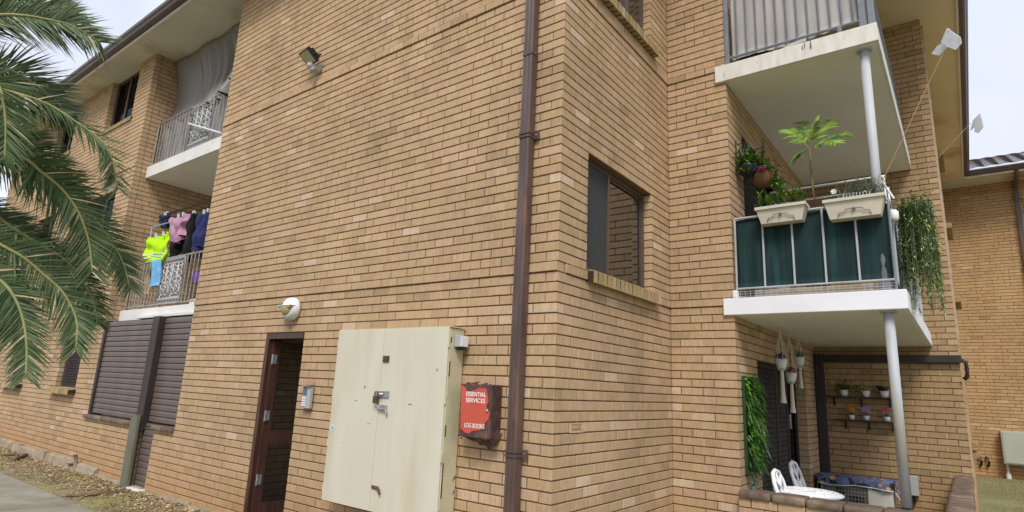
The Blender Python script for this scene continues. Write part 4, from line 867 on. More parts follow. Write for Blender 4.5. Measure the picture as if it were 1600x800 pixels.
# ------------------------------------------------------------------ balcony screens and fabric
gs = thing('shade_screen', 'dark green shade cloth behind the middle balcony rail', 'shade cloth', (1.45, LB+.06, .18))
s_ = MB(); s_.sheet(lambda u, v: (CX+.035+(2.14-CX-.035)*u, LB+.060+.006*math.sin(u*22+v*3)+.004*math.sin(v*30)*(1-v), .195+.745*v+.006*math.sin(u*16)), 44, 12, .004); s_.build('front_cloth', 'green_shade', gs, smooth=True)
s_ = MB(); s_.sheet(lambda u, v: (2.135+.006*math.sin(u*40), LB+.07+3.9*u, .10+.84*v), 40, 4, .004); s_.build('side_cloth', 'green_shade', gs, smooth=True)
dp = thing('drape', 'pale grey fabric screen tied behind the top right railing', 'drape', (1.4, LB+.08, 2.85))
s_ = MB(); s_.sheet(lambda u, v: (CX+.07+(2.05-CX-.07)*u, LB+.062+.004*math.sin(u*60)+.006*math.sin(v*9+u*5), 2.875+.02*math.sin(u*9)+1.02*v+.05*max(0, u-.93)*10*(1-v)), 90, 10, .004); s_.build('cloth', 'drape', dp, smooth=True)
s_ = MB(); s_.sheet(lambda u, v: (2.085, LB+.09+3.8*u, 2.86+1.0*v), 20, 2, .004); s_.build('side_cloth', 'drape', dp)
s_ = MB(); s_.sheet(lambda u, v: (1.28+.28*u, LB+.02+.02*v, 2.82+.13*u*v+.02*u), 6, 2, .004); s_.build('loose_end', 'drape', dp)
tp = thing('tarpaulin', 'grey netting tarpaulin draped from eave to railing on the top left balcony', 'tarpaulin', (-7.8, .3, 2.85))
def tf(u, v):
    x = XP+.03+(XQ+.06-XP-.03)*u; top = SOF-.02-.025*abs(math.sin(u*28)); bot = 3.60
    fold = max(0, u-.22)*1.1*(1-v)**.5
    return (x, .36+.22*math.sin(v*math.pi)*(.5+.5*u)+.34*fold*(math.sin(u*70+v*2.2)+.4*math.sin(u*31))+.02*math.sin(u*19+v*4), bot+(top-bot)*v-.10*math.sin(u*math.pi)*(v*(1-v)))
s_ = MB(); s_.sheet(tf, 110, 26, .003); s_.build('upper_net', 'tarp_net', tp, smooth=True)
s_ = MB(); s_.sheet(lambda u, v: (XP+.05+(XQ-XP)*u, .33+.04*math.sin(u*45+v*3)+.02*math.sin(u*17), 2.83+.80*v), 70, 6, .003); s_.build('lower_net', 'tarp', tp, smooth=True)
s_ = MB(); s_.tube([px(295, 193, 1, .22), px(346, 208, 1, .20)], .016, 6); tag(s_.build('curtain_rod', 'plastic_white', org=px(320, 200, 1, .2)), 'white rod tied slanting across the top left railing', 'rod')

# ------------------------------------------------------------------ laundry on the first left balcony
ln = MB(); ln.tube([(XP+.02, .62, 1.97), (-6.3, .62, 1.97)], .012, 6); ln.tube([(XP+.02, .80, 1.97), (-6.3, .80, 1.97)], .008, 6)
tag(ln.build('clothes_line', 'dark_brown', org=(-8, .7, 1.97)), 'double clothes line strung across the first left balcony', 'clothes line')
def garment(label, m, x0, x1, z0, z1, y, kind='shirt', cat='clothing', seed=0):
    t = thing('garment', label, cat, ((x0+x1)/2, y, z0), 'laundry on the left balcony'); w_ = x1-x0
    def prof(v):                                        # half widths along the height, v = 0 bottom .. 1 top
        if kind == 'shirt': return .40+.04*math.sin(v*7+seed) if v < .55 else (.40+.10*(v-.55)/.12 if v < .67 else .5-.05*(v-.67)/.33)
        if kind == 'vest': return .50-.03*v if v < .55 else (.485-.07*(v-.55)/.15 if v < .7 else .415)
        if kind == 'pants': return .40+.08*(1-v)
        return .5
    cx = (x0+x1)/2
    s_ = MB(); s_.sheet(lambda u, v: (cx+(2*u-1)*prof(v)*w_+.012*math.sin(v*9+seed), y+.05*(1-.5*v)*math.sin(u*17+seed+v*1.5)+.03*math.sin(u*29+seed*2)+.02*math.sin(v*13+u*4), z0+(z1-z0)*v+.05*math.sin(u*6+seed)*(1-v)-.03*v*math.sin(u*math.pi)), 40, 16, .016); s_.build('fabric', m, t, smooth=True)
    if kind == 'vest':
        for zz in (.22, .32):
            b_ = MB(); b_.sheet(lambda u, v: (cx+(2*u-1)*prof(.3)*w_*.98, y-.0135+.05*(1-.5*zz)*math.sin(u*17+seed+zz*1.5)+.03*math.sin(u*29+seed*2)+.02*math.sin(zz*13+u*4), z0+(z1-z0)*(zz+.05*v)), 40, 1, .003); b_.build('reflective_band', 'strip_silver', t)
    for u in (.3, .7):
        p_ = MB(); p_.bbox(cx+(u-.5)*w_*.7-.008, cx+(u-.5)*w_*.7+.008, y-.02, y+.02, z1-.03, z1+.05, .003); p_.build('peg', 'plastic_white', t)
    return t
def gpx(xa, ya, xb, yb, y): a = px(xa, ya, 1, y); b = px(xb, yb, 1, y); return a.x, b.x, min(a.z, b.z), max(a.z, b.z)
for lab, m, bx, y, kind, sd_ in (('small navy garment pegged at the left end of the line', 'cloth_navy', (250, 355, 266, 333), .56, 'sheet', 1),
                              ('pink short sleeved top hanging on the line', 'cloth_pink', (263, 378, 296, 333), .56, 'shirt', 2),
                              ('black garment hanging behind the pink top', 'cloth_black', (266, 400, 290, 350), .72, 'pants', 3),
                              ('black dress hanging between the pink top and the indigo shirt', 'cloth_black', (288, 405, 306, 333), .60, 'sheet', 4),
                              ('indigo shirt hanging nearest the big wall', 'cloth_indigo', (302, 388, 333, 328), .54, 'shirt', 5),
                              ('navy trousers hanging behind the indigo shirt', 'cloth_navy', (303, 402, 328, 340), .74, 'pants', 6),
                              ('bright hi-vis yellow vest on the balcony rack', 'cloth_hivis', (221, 417, 271, 362), .30, 'vest', 7)):
    a, b, z0, z1 = gpx(*bx, y); garment(lab, m, a, b, z0, z1, y, kind, seed=sd_)
def hung(label, m, bx, y, cat='towel'):
    a, b, z0, z1 = gpx(*bx, y)
    s_ = MB(); s_.sheet(lambda u, v: (a+(b-a)*u+.03*(1-v), y+.02*math.sin(u*13+v*4), z0+(z1-z0)*v), 14, 8, .012); tag(s_.build('cloth', m, org=((a+b)/2, y, z0), smooth=True), label, cat, 'laundry on the left balcony')
hung('light blue cloth draped over the first left balcony rail', 'cloth_blue', (232, 448, 254, 404), .235)
hung('purple cloth behind the left balcony rail next to the wall', 'cloth_purple', (299, 442, 313, 424), .42)
hung('cream cloth hanging behind the left end of the balcony rail', 'cloth_cream', (224, 460, 236, 420), .40)
rk = MB(); q = px(238, 355, 1, .34); rk.tube([(q.x, .34, .086), (q.x, .34, q.z)], .012, 6); rk.tube([(XP+.25, .34, q.z), (-8.2, .34, q.z)], .010, 6); rk.tube([(-8.25, .34, .086), (-8.25, .34, q.z)], .010, 6)
tag(rk.build('drying_rack', 'galv', org=(q.x, .34, .086)), 'thin metal drying rack behind the yellow vest', 'drying rack')
s_ = MB(); s_.bbox(-7.3, -6.5, .42, .85, .086, .22, .03); tag(s_.build('storage_tub', 'plastic_white', org=(-6.9, .6, .086)), 'white tub on the left balcony floor behind the rail', 'tub')

# ------------------------------------------------------------------ plants: helpers
def rdir(rn, up=.3):
    a = rn.uniform(0, 6.283); z = rn.uniform(-.5, 1)+up; return V((math.cos(a), math.sin(a), z)).normalized()
def clump(mb, c, n, rad, ln, wd, rn, up=.4, droop=.3, squash=(1,1,1), mats=1):
    c = V(c)
    for i in range(n):
        d = rdir(rn, up); p = c+V((rn.gauss(0, .45)*rad*squash[0], rn.gauss(0, .45)*rad*squash[1], abs(rn.gauss(0, .45))*rad*squash[2]))
        mb.cur = rn.randrange(mats); mb.blade(p, d, ln*rn.uniform(.6, 1.2), wd*rn.uniform(.7, 1.2), droop=droop*rn.uniform(.4, 1.3), seg=2)
def strap(mb, c, n, ln, wd, rn, spread=.7, droop=.5, mats=1, seg=4):
    for i in range(n):
        a = rn.uniform(0, 6.283); s = rn.uniform(.15, 1)*spread; mb.cur = rn.randrange(mats)
        mb.blade(V(c)+V((rn.uniform(-.02,.02), rn.uniform(-.02,.02), 0)), V((math.cos(a)*s, math.sin(a)*s, 1)), ln*rn.uniform(.6, 1.1), wd, droop=droop*rn.uniform(.4, 1.3), seg=seg)
def bloom(mb, c, n, r, rn, size=.02):
    for i in range(n):
        p = V(c)+V((rn.gauss(0, r*.6), rn.gauss(0, r*.6), rn.gauss(0, r*.5)))
        a = rn.uniform(0, 6.28); N_ = V((rn.uniform(-.4,.4), -1, rn.uniform(-.2,.6))).normalized(); A = N_.cross(V((0,0,1))).normalized(); B = N_.cross(A)
        for k in range(5):
            t = a+k*1.2566; d = A*math.cos(t)+B*math.sin(t); e = A*math.cos(t+1.57)+B*math.sin(t+1.57)
            mb.add([p, p+d*size*.6+e*size*.35-N_*.003, p+d*size, p+d*size*.6-e*size*.35-N_*.003], [(0,1,2,3)])
rn = random.Random(11)

# trough planters hooked over the rail
def trough(label, x0, x1, zt, zb, y):
    t = thing('planter_box', label, 'planter', ((x0+x1)/2, y, zb), 'trough planters on the middle balcony rail'); d = .10
    s_ = MB(); tp_ = .05
    def ring(x0, x1, y0, y1, z): return [(x0,y0,z),(x1,y0,z),(x1,y1,z),(x0,y1,z)]
    A = ring(x0+tp_, x1-tp_, y-d*.62, y+d*.62, zb); B = ring(x0+.012, x1-.012, y-d*.9, y+d*.9, zt-.03); s_.hexa(A, B)
    s_.build('body', 'trough', t)
    s_ = MB(); 
    for b in ((x0, x1, y-d-.008, y-d+.012), (x0, x1, y+d-.012, y+d+.008), (x0, x0+.02, y-d+.012, y+d-.012), (x1-.02, x1, y-d+.012, y+d-.012)): s_.box(*b, zt-.03, zt)
    s_.build('rim', 'trough', t)
    s_ = MB(); s_.box(x0+.022, x1-.022, y-d+.014, y+d-.014, zt-.0295, zt-.012); s_.build('soil', 'soil', t)
    s_ = MB(); xm, w2 = (x0+x1)/2, (x1-x0)*.27
    for q in ([(-w2,.0),(-w2*.9,.035),(-w2*.55,.045),(-w2*.5,.065),(0,.07),(w2*.5,.065),(w2*.55,.045),(w2*.9,.035),(w2,.0)],):
        s_.tube([V((xm+a, y-d*.70-.03*(b/.09), zb+.012+b)) for a, b in q], .004, 5)
    s_.lathe((xm, y-d*.72-.01, zb+.075), [(.016,0),(.016,.012)], 8, nY); s_.build('moulding', 'cap_brick', t)
    return t
t1 = trough('beige trough planter with yellow green shrubs on the middle balcony rail', .985, 1.475, 1.005, .83, LB-.025)
s_ = MB()
for i in range(9):
    c = V((1.02+.05*i+rn.uniform(-.02,.02), LB-.02+rn.uniform(-.05,.05), 1.0)); h = rn.uniform(.12, .24)*(1.2 if i in (4, 5) else .85); s_.cur = 1; s_.tube([c, c+V((rn.uniform(-.03,.03),0,h))], .003, 4); 
    for k in range(26): s_.cur = rn.choice((0, 0, 1)); p = c+V((rn.uniform(-.02,.02),0,h*(.1+.9*rn.random()))); s_.blade(p, rdir(rn, .8), rn.uniform(.06,.11), .024, droop=.25)
s_.build('foliage', ['leaf_lime', 'leaf_mid'], t1)
t2 = trough('beige trough planter with lavender and succulents on the middle balcony rail', 1.625, 2.15, .985, .79, LB-.025)
s_ = MB()
for i in range(80):
    c = V((1.80+.30*rn.random(), LB-.02+rn.uniform(-.06,.06), .98)); h = rn.uniform(.10, .24); e = c+V((rn.uniform(-.09,.09), rn.uniform(-.05,.05), h)); s_.cur = 0; s_.tube([c, e], .0022, 4)
    for k in range(12): t = .2+.8*rn.random(); s_.blade(c.lerp(e, t), rdir(rn, .5), rn.uniform(.03,.055), .008, droop=.1, seg=1)
s_.cur = 1
for i in range(6): strap(s_, (1.65+.03*i, LB-.02+rn.uniform(-.04,.04), .985), 12, .085, .022, rn, 1.0, .2)
s_.cur = 0; s_.build('foliage', ['leaf_grey', 'leaf_dark'], t2)
s_ = MB(); bloom(s_, (1.72, LB-.06, 1.08), 4, .003, rn, .03); s_.build('flower', 'flower_white', t2)
s_ = MB()
for i in range(9): s_.box(1.80+i*.028, 1.808+i*.028, LB-.075, LB-.07, .985, 1.035)
s_.build('edging', 'galv', t2)

# tall slim palm in a pot on the balcony
pp = thing('potted_palm', 'slim tall potted palm with lime fronds behind the green screen', 'palm', (1.47, LB+.24, .079))
s_ = MB(); s_.lathe((1.47,LB+.24,.079), [(.10,0),(.13,.25),(.14,.26),(.14,.29),(.12,.29)], 18); s_.build('pot', 'black_plastic', pp, smooth=True)
top = px(1265, 233, 1, LB+.2); s_ = MB(); s_.tube([(1.47,LB+.24,.33), px(1276, 330, 1, LB+.2), px(1271, 300, 1, LB+.2), px(1267, 260, 1, LB+.2), top], [.016,.014,.013,.012,.010], 8); s_.build('trunk', 'bark', pp, smooth=True)
for tgt, dep, n in (((1232, 203), .05, 13), ((1243, 246), .1, 11), ((1298, 188), .25, 14), ((1322, 208), .1, 15), ((1276, 190), -.1, 11), ((1305, 222), -.15, 11), ((1252, 190), .3, 11)):
    e = px(*tgt, 1, LB+.2+dep); mid_ = top.lerp(e, .5)+V((0, 0, .05)); s_ = MB()
    P_ = lambda t: (1-t)**2*top+2*t*(1-t)*mid_+t*t*e
    s_.cur = 1; s_.tube([P_(k/6) for k in range(7)], .004, 5)
    for k in range(n):
        t = .25+.75*k/(n-1); p = P_(t); T = (P_(min(1, t+.05))-P_(max(0, t-.05))).normalized()
        for sg in (-1, 1):
            sd = T.cross(V((.1*sg, -.6, .75))).normalized()*sg; s_.cur = 0 if rn.random() < .6 else 2
            s_.blade(p, sd+T*.75+V((0,0,rn.uniform(-.3,.3))), rn.uniform(.10,.15)*(1-.35*abs(t-.55)), .034, up=V((0,-.9,.5)), droop=.22, seg=3)
    s_.build('frond', ['leaf_lime', 'rachis', 'leaf_mid'], pp)

# white tube airer on the balcony
ar = MB(); y_ = LB+.62; a, b = px(1205, 304, 1, y_), px(1380, 272, 1, y_); a.z = b.z = (a.z+b.z)/2
ar.tube([(a.x, y_, .079), a, (b.x, y_, b.z), (b.x, y_, .079)], .017, 10); ar.tube([(a.x, y_+.45, .079), (a.x, y_+.45, a.z), (b.x, y_+.45, b.z), (b.x, y_+.45, .079)], .017, 10)
ar.tube([(a.x+.02, y_, a.z-.1), (a.x+.3, y_+.45, .5)], .010, 8); ar.tube([(b.x-.02, y_, b.z-.05), (b.x+.10, y_-.45, 1.0)], .010, 8)
tag(ar.build('clothes_airer', 'plastic_white', org=((a.x+b.x)/2, y_+.2, .079), smooth=True), 'white tube clothes airer standing behind the balcony planters', 'clothes airer')

# canes with foil flashers
for i, (base, tipp, yb, yt, lab) in enumerate((((1366, 310), (1474, 82), LB+.12, LB+.05, 'silver folded foil flasher on a tall cane above the balcony'), ((1425, 290), (1517, 192), LB+.5, LB+.3, 'smaller foil flasher on a leaning cane near the sky'))):
    t = thing('bird_scarer', lab, 'bird scarer', px(*base, 1, yb), 'foil flashers on canes'); a, b = px(*base, 1, yb), px(*tipp, 1, yt)
    foot = a+(a-b).normalized()*.35; s_ = MB(); s_.tube([foot, b], .0042 if i == 0 else .0022, 6); s_.build('cane', 'cane' if i == 0 else 'galv', t)
    s_ = MB()
    polys = ([[(1479,44),(1500,58),(1502,68),(1493,78),(1478,72),(1470,66)], [(1479,44),(1484,46),(1482,68),(1474,66)], [(1474,66),(1484,70),(1467,87),(1455,84),(1464,72)]] if i == 0 else [[(1531,177),(1536,198),(1528,208),(1522,206),(1524,190)], [(1531,177),(1520,188),(1516,204),(1525,196)]])
    for k, pl_ in enumerate(polys): poly(s_, [px(x, y, 1, yt-.02+.05*k+.0016*(y-60)) for x, y in pl_], (.006, .012, .004))
    s_.build('foil_card', 'foil', t)

# hanging basket pair on the wall bracket of the recess
def wallbasket(label, cpx, m, y, r):
    c = px(*cpx, 1, y); t = thing('hanging_basket', label, 'hanging basket', c, 'hanging baskets on the recess wall')
    s_ = MB(); s_.lathe(c+V((0,0,-r*.9)), [(r*.45,0),(r*.75,r*.3),(r*.95,r*.8),(r,r*1.2),(r*.9,r*1.2)], 16); s_.build('bowl', m, t, smooth=True)
    s_ = MB(); w0 = V((CX+.004, c.y, c.z+r*2.6))
    s_.tube([w0, w0+V((c.x-CX, 0, .02))], .006, 6); s_.tube([w0+V((0,0,-.12)), w0+V(((c.x-CX)*.7, 0, .0))], .005, 6); s_.tube([w0+V((0,0,-.16)), w0+V((0,0,.06))], .008, 6)
    for a in (0, 2.1, 4.2): s_.tube([c+V((r*math.cos(a), r*math.sin(a), r*.3)), V((c.x, c.y, w0.z+.02))], .0025, 4)
    s_.build('bracket', 'dark_brown', t); return t, c
h1, c1 = wallbasket('black wall basket of trailing greenery by the balcony corner', (1168, 262), 'black_plastic', LB+.28, .115)
s_ = MB(); clump(s_, c1+V((0,0,.03)), 260, .15, .085, .032, rn, .5, .5, mats=2); strap(s_, c1+V((0,0,.05)), 18, .26, .03, rn, .35, .1, mats=1)
for i in range(14): p = c1+V((rn.uniform(-.13,.13), rn.uniform(-.1,.1), .02)); clump(s_, p+V((0,-.02,-.06)), 6, .05, .05, .022, rn, -.3, .5, mats=2)
s_.cur = 0; s_.build('foliage', ['leaf_mid', 'leaf_lime'], h1)
h2, c2 = wallbasket('coir lined basket with magenta flowers next to the black basket', (1192, 277), 'coir', LB+.42, .13)
s_ = MB(); clump(s_, c2+V((0,0,.03)), 220, .15, .09, .032, rn, .5, .5, mats=2); clump(s_, c2+V((.14,.0,-.15)), 90, .12, .07, .025, rn, -.2, .5, (.5,.8,1.6), mats=2); s_.build('foliage', ['leaf_bright', 'leaf_mid'], h2)
s_ = MB(); bloom(s_, px(1191, 262, 1, LB+.27), 11, .022, rn, .028); s_.build('flower', 'flower_magenta', h2)
for lab, q, yy, hh in (('tall grey snake plant standing behind the wall baskets', (1187, 232), LB+.75, .55), ('broad dark leafy pot plant beside the balcony door', (1210, 300), LB+.9, .35)):
    b = px(q[0], q[1]+60, 1, yy); t = thing('balcony_plant', lab, 'plant', (b.x, yy, .079)); s_ = MB(); s_.lathe((b.x,yy,.079), [(.11,0),(.14,.3),(.15,.32),(.13,.32)], 16); s_.build('pot', 'ceramic', t, smooth=True)
    s_ = MB(); top_ = px(*q, 1, yy).z; s_.tube([(b.x,yy,.39),(b.x,yy,max(.6, top_-.4))], .012, 6)
    strap(s_, (b.x, yy, max(.5, top_-hh)), 22, hh*1.15, .05, rn, .3, .1, mats=2); clump(s_, (b.x, yy, top_-.5), 60, .16, .12, .06, rn, .3, .4, mats=2); s_.build('foliage', ['leaf_blue', 'leaf_dark'], t)

# trailing curtain plant outside the side rail
tr = thing('trailing_plant', 'long trailing curtain of green and white leaves at the balcony end', 'plant', (2.33, LB+.45, .95), None)
s_ = MB(); s_.lathe((2.335, LB+.46, .84), [(.07,0),(.10,.06),(.11,.13),(.10,.13)], 14); s_.build('pot', 'leaf_dark', tr)
s_ = MB(); s_.tube([(2.165, LB+.45, .955), (2.20, LB+.45, .93)], .01, 6); s_.build('hook', 'steel', tr)
s_ = MB()
for i in range(210):
    a = rn.uniform(0, 6.283); rr = .135*math.sqrt(rn.random()); x = 2.345+math.cos(a)*rr*1.05; y = LB+.46+math.sin(a)*rr; z = 1.0+rn.uniform(-.04, .03); L = rn.uniform(.55, 1.06)*(1 if rr > .07 else .85)
    out = V((math.cos(a), math.sin(a), 0))*.025; q = V((x, y, z)); s_.cur = 1; pts = [q+out*min(1, t*2)+V((rn.uniform(-.006,.006), 0, -L*t-.03*t*t)) for t in (0, .25, .5, .75, 1)]
    s_.tube(pts, .0018, 3, cap=False)
    for k in range(int(L*42)):
        t = rn.random(); i0 = min(3, int(t*4)); p = pts[i0].lerp(pts[i0+1], t*4-i0); s_.cur = 2 if rn.random() < .20+.25*t else (0 if rn.random() < .2 else 3)
        s_.blade(p, rdir(rn, -.3), rn.uniform(.03,.055), .024, droop=.3, seg=1)
clump(s_, (2.34, LB+.46, .95), 220, .16, .055, .024, rn, .5, .4, mats=4); s_.build('foliage', ['leaf_mid', 'leaf_grey', 'leaf_cream', 'leaf_fresh'], tr)
wn = thing('pinwheel', 'pink and blue pinwheel flowers poking out behind the trailing plant', 'ornament', px(1448, 380, 1, LB+.75))
q = px(1446, 330, 1, LB+.75); s_ = MB(); s_.tube([px(1446, 380, 1, LB+.75), q], .004, 5); s_.build('stalk', 'leaf_mid', wn)
s_ = MB(); bloom(s_, q+V((-.01,0,.03)), 7, .018, rn, .035); s_.build('petals', 'flower_lilac', wn)
s_ = MB(); bloom(s_, q+V((.035,-.02,-.03)), 5, .010, rn, .03); s_.build('blue_petals', 'flower_blue', wn)
s_ = MB(); clump(s_, q+V((.0,.02,-.2)), 40, .06, .07, .02, rn, .3, .4); s_.build('foliage', 'leaf_lime', wn)
s_ = MB(); a = px(1444, 400, 1, LB+.7); s_.sheet(lambda u, v: (a.x+.05*u+.015*math.sin(v*9), a.y+.02*math.sin(u*8), a.z-.16*v+.05*u), 6, 8, .003); tag(s_.build('plastic_bag', 'flower_lilac', org=a, smooth=True), 'scrap of pale pink plastic caught beside the trailing plant', 'plastic scrap')
pj = MB(); q = px(1396, 336, 1, LB+.2); pj.lathe(q+V((0,0,-.06)), [(.03,0),(.045,.02),(.045,.09),(.025,.11)], 12); tag(pj.build('jar', 'plastic_white', org=q+V((0,0,-.06)), smooth=True), 'small white jar fixed at the balcony corner post', 'jar')

# vertical garden panel by the ground floor door
vg = thing('green_wall_panel', 'upright panel of artificial leaves beside the patio screen door', 'green wall', (CX+.03, 2.80, -1.72))
s_ = MB(); s_.bbox(CX+.003, CX+.03, 2.53, 3.06, -1.70, -.72, .004); s_.build('backing', 'leaf_dark', vg)
s_ = MB()
for i in range(1500):
    p = V((CX+.03+.02*rn.random(), 2.53+.53*rn.random(), -1.70+.97*rn.random())); k = math.sin(p.y*19+p.z*4)+math.sin(p.z*9+1)
    kk = k+rn.gauss(0, .6); s_.cur = 1 if kk > .25 else (0 if kk > -.9 else 2); big = math.sin(p.z*13+p.y*7) > .3; s_.blade(p, V((rn.uniform(.3,1.1), rn.uniform(-1,1), rn.uniform(-1,1.1))), rn.uniform(.04,.09) if big else rn.uniform(.07,.15), rn.uniform(.022,.045) if big else rn.uniform(.007,.016), droop=rn.uniform(.05,.6), seg=2)
for c in ((2.66,-.88,.13,1),(2.75,-1.18,.12,4),(2.62,-1.38,.12,0),(2.85,-1.55,.14,1),(3.0,-1.42,.16,3),(3.0,-.98,.15,1),(2.98,-1.12,.12,1),(2.7,-1.62,.13,1),(2.95,-1.25,.10,4)):
    for i in range(30): a = rn.uniform(0, 6.28); s_.cur = c[3]; s_.blade((CX+.05, c[0], c[1]), V((.9, math.cos(a), math.sin(a))), c[2]*rn.uniform(.6,1.1), .012, droop=.25, seg=2)
s_.build('leaves', ['leaf_mid', 'leaf_bright', 'leaf_dark', 'leaf_blue', 'leaf_cream'], vg)
ss = MB(); q = px(1170, 758, 2, -1.82); strap(ss, (CX+.10, 2.44, -1.80), 16, .09, .014, rn, 1.0, .3); ss.lathe((CX+.10, 2.44, -1.83), [(.025,0),(.035,.035)], 10)
tag(ss.build('succulent', 'leaf_blue', org=(CX+.10, 2.44, -1.83)), 'tiny blue green succulent on the patio wall capping', 'plant')

# macrame hanging pots
for lab, top_, pot, tail, fm, xx in (('macrame hanger with purple flowers, nearest the leafy panel', (1218, 524), (1221, 569), (1225, 630), 'flower_purple', .86), ('lowest macrame hanger with small pink flowers, in the middle', (1234, 528), (1236, 590), (1239, 645), 'flower_pink', .86), ('macrame hanger with green leaves, nearest the back wall', (1247, 535), (1249, 565), (1250, 607), 'leaf_bright', .82)):
    c = px(*pot, 0, xx); b = px(*tail, 0, xx); r_ = .062; t = thing('hanging_planter', lab, 'hanging planter', (c.x, c.y, b.z), 'macrame hanging planters')
    s_ = MB(); s_.lathe(c+V((0,0,-.055)), [(.035,0),(.05,.02),(.064,.07),(.066,.115),(.058,.115)], 18); s_.build('pot', 'ceramic', t, smooth=True)
    s_ = MB()
    for k in range(6):
        a = k*1.047; p = c+V((.066*math.cos(a), .066*math.sin(a), .05)); s_.tube([V((c.x,c.y,-.16)), (V((c.x,c.y,-.16))+p)/2+V((.012*math.cos(a+1), .012*math.sin(a+1), 0)), p, c+V((.04*math.cos(a),.04*math.sin(a),-.06)), c+V((0,0,-.09))], .005, 5)
    s_.tube([(c.x,c.y,-.101), (c.x,c.y,-.18)], .010, 6); s_.tube([c+V((0,0,-.06)), c+V((0,0,-.10)), c.lerp(V((c.x,c.y,b.z)), .8), V((c.x,c.y,b.z))], [.016,.020,.026,.036], 10); s_.build('macrame', 'macrame', t)
    s_ = MB(); clump(s_, c+V((0,0,.06)), 60, .06, .06, .022, rn, .5, .4); s_.build('foliage', 'leaf_mid' if fm != 'flower_purple' else 'leaf_dark', t)
    s_ = MB(); bloom(s_, c+V((0,-.02,.09)), 16, .03, rn, .026); s_.build('flower', fm, t)

# wall shelves with pots
SY = LD-.016
for lab, xa, xb, z in (('upper dark wall shelf carrying three leafy pots', .80, 1.70, -.868), ('lower dark wall shelf carrying three flowering pots', .93, 1.72, -1.205)):
    t = thing('wall_shelf', lab, 'shelf', ((xa+xb)/2, SY, z), 'shelves on the patio wall'); s_ = MB(); s_.bbox(xa, xb, SY-.15, SY, z, z+.02, .003); s_.build('board', 'dark_brown', t)
    for x in (xa+.14, (xa+xb)/2+.05, xb-.04):
        m_ = MB(); m_.box(x-.014, x+.014, SY-.008, SY-.0005, z-.12, z-.0005); m_.box(x-.014, x+.014, SY-.12, SY-.008, z-.01, z-.0005); m_.tube([(x,SY-.10,z-.01),(x,SY-.01,z-.10)], .006, 5); m_.build('bracket', 'dark_brown', t)
for lab, q, z, r_, m, kind in (('leafy green plant in white pot at the left of the upper shelf', (1319, 614), -.847, .062, 'leaf_mid', 'c'), ('trailing pale variegated plant in white pot mid upper shelf', (1353, 615), -.847, .058, 'leaf_cream', 't'), ('dark leafed plant in white pot at the right of the upper shelf', (1382, 617), -.847, .062, 'leaf_dark', 's'),
                            ('small white pot with orange flower on the lower shelf', (1331, 652), -1.184, .043, 'flower_orange', 'f'), ('small white pot with pink and purple flower on the lower shelf', (1354, 654), -1.184, .045, 'flower_lilac', 'f'), ('small white pot with red pink flower beside the steel post', (1386, 655), -1.184, .045, 'flower_pink', 'f')):
    c = px(*q, 1, SY-.075); c.z = z; t = thing('potted_plant', lab, 'potted plant', c, 'pots on the patio wall shelves'); h = r_*1.5
    s_ = MB(); s_.lathe(c, [(r_*.72,0),(r_*.85,h*.4),(r_,h),(r_*.85,h)], 16); s_.build('pot', 'ceramic', t, smooth=True)
    s_ = MB(); tp_ = c+V((0,0,h))
    if kind == 'c': clump(s_, tp_, 110, .10, .07, .03, rn, .5, .4)
    elif kind == 't': clump(s_, tp_+V((-.09,-.02,.0)), 90, .11, .06, .03, rn, .2, .6); clump(s_, tp_+V((-.12,-.05,-.10)), 30, .06, .05, .03, rn, -.2, .5)
    elif kind == 's': strap(s_, tp_+V((-.03,0,0)), 26, .20, .04, rn, 1.6, .5)
    else: strap(s_, tp_, 12, .07, .016, rn, .8, .4)
    s_.build('foliage', m if kind != 'f' else 'leaf_mid', t)
    if kind == 'f': s_ = MB(); bloom(s_, tp_+V((0,-.02,.085)), 12, .032, rn, .032); s_.build('flower', m, t)

# ------------------------------------------------------------------ patio furniture and air conditioner
PF = Gz+.05
ac = thing('air_conditioner', 'cream outdoor air conditioner unit on the patio floor by the back wall', 'air conditioner', (1.2, 5.92, PF))
ax0, ax1, ay0, ay1, az0, az1 = .79, 1.66, 5.78, 6.10, PF+.06, -1.965
s_ = MB(); s_.bbox(ax0, ax1, ay0, ay1, az0, az1, .018); s_.build('case', 'ac_white', ac)
fx, fz = .79+.30, (az0+az1)/2
s_ = MB(); s_.box(ax0+.03, ax0+.58, ay0-.003, ay0-.0005, az0+.03, az1-.03); s_.build('fan_recess', 'ac_grille', ac)
s_ = MB()
for i in range(15): x = ax0+.03+i*.55/14; s_.box(x-.0025, x+.0025, ay0-.012, ay0-.0035, az0+.03, az1-.03)
for i in range(11): z = az0+.03+i*(az1-az0-.06)/10; s_.box(ax0+.03, ax0+.58, ay0-.016, ay0-.0125, z-.0025, z+.0025)
s_.build('grille', 'ac_bar', ac)
s_ = MB()
for k in range(3):
    a = k*2.094; s_.blade((fx+.04*math.cos(a), ay0-.0032, fz+.04*math.sin(a)), V((math.cos(a), 0, math.sin(a))), .19, .10, up=(0,1,0), droop=0, seg=4, tip=.6)
s_.build('fan', 'black_plastic', ac)
for z, w_ in ((-2.055, .12), (-2.078, .12)): s_ = MB(); s_.box(1.42, 1.42+w_*(1 if z > -2.06 else .85), ay0-.0012, ay0-.0003, z-.006, z+.006); s_.build('printed_mark', 'room_dark', ac)
for x in (ax0+.12, ax1-.12): s_ = MB(); s_.box(x-.04, x+.04, ay0-.01, ay1+.01, PF, az0-.0005); s_.build('foot', 'black_plastic', ac)
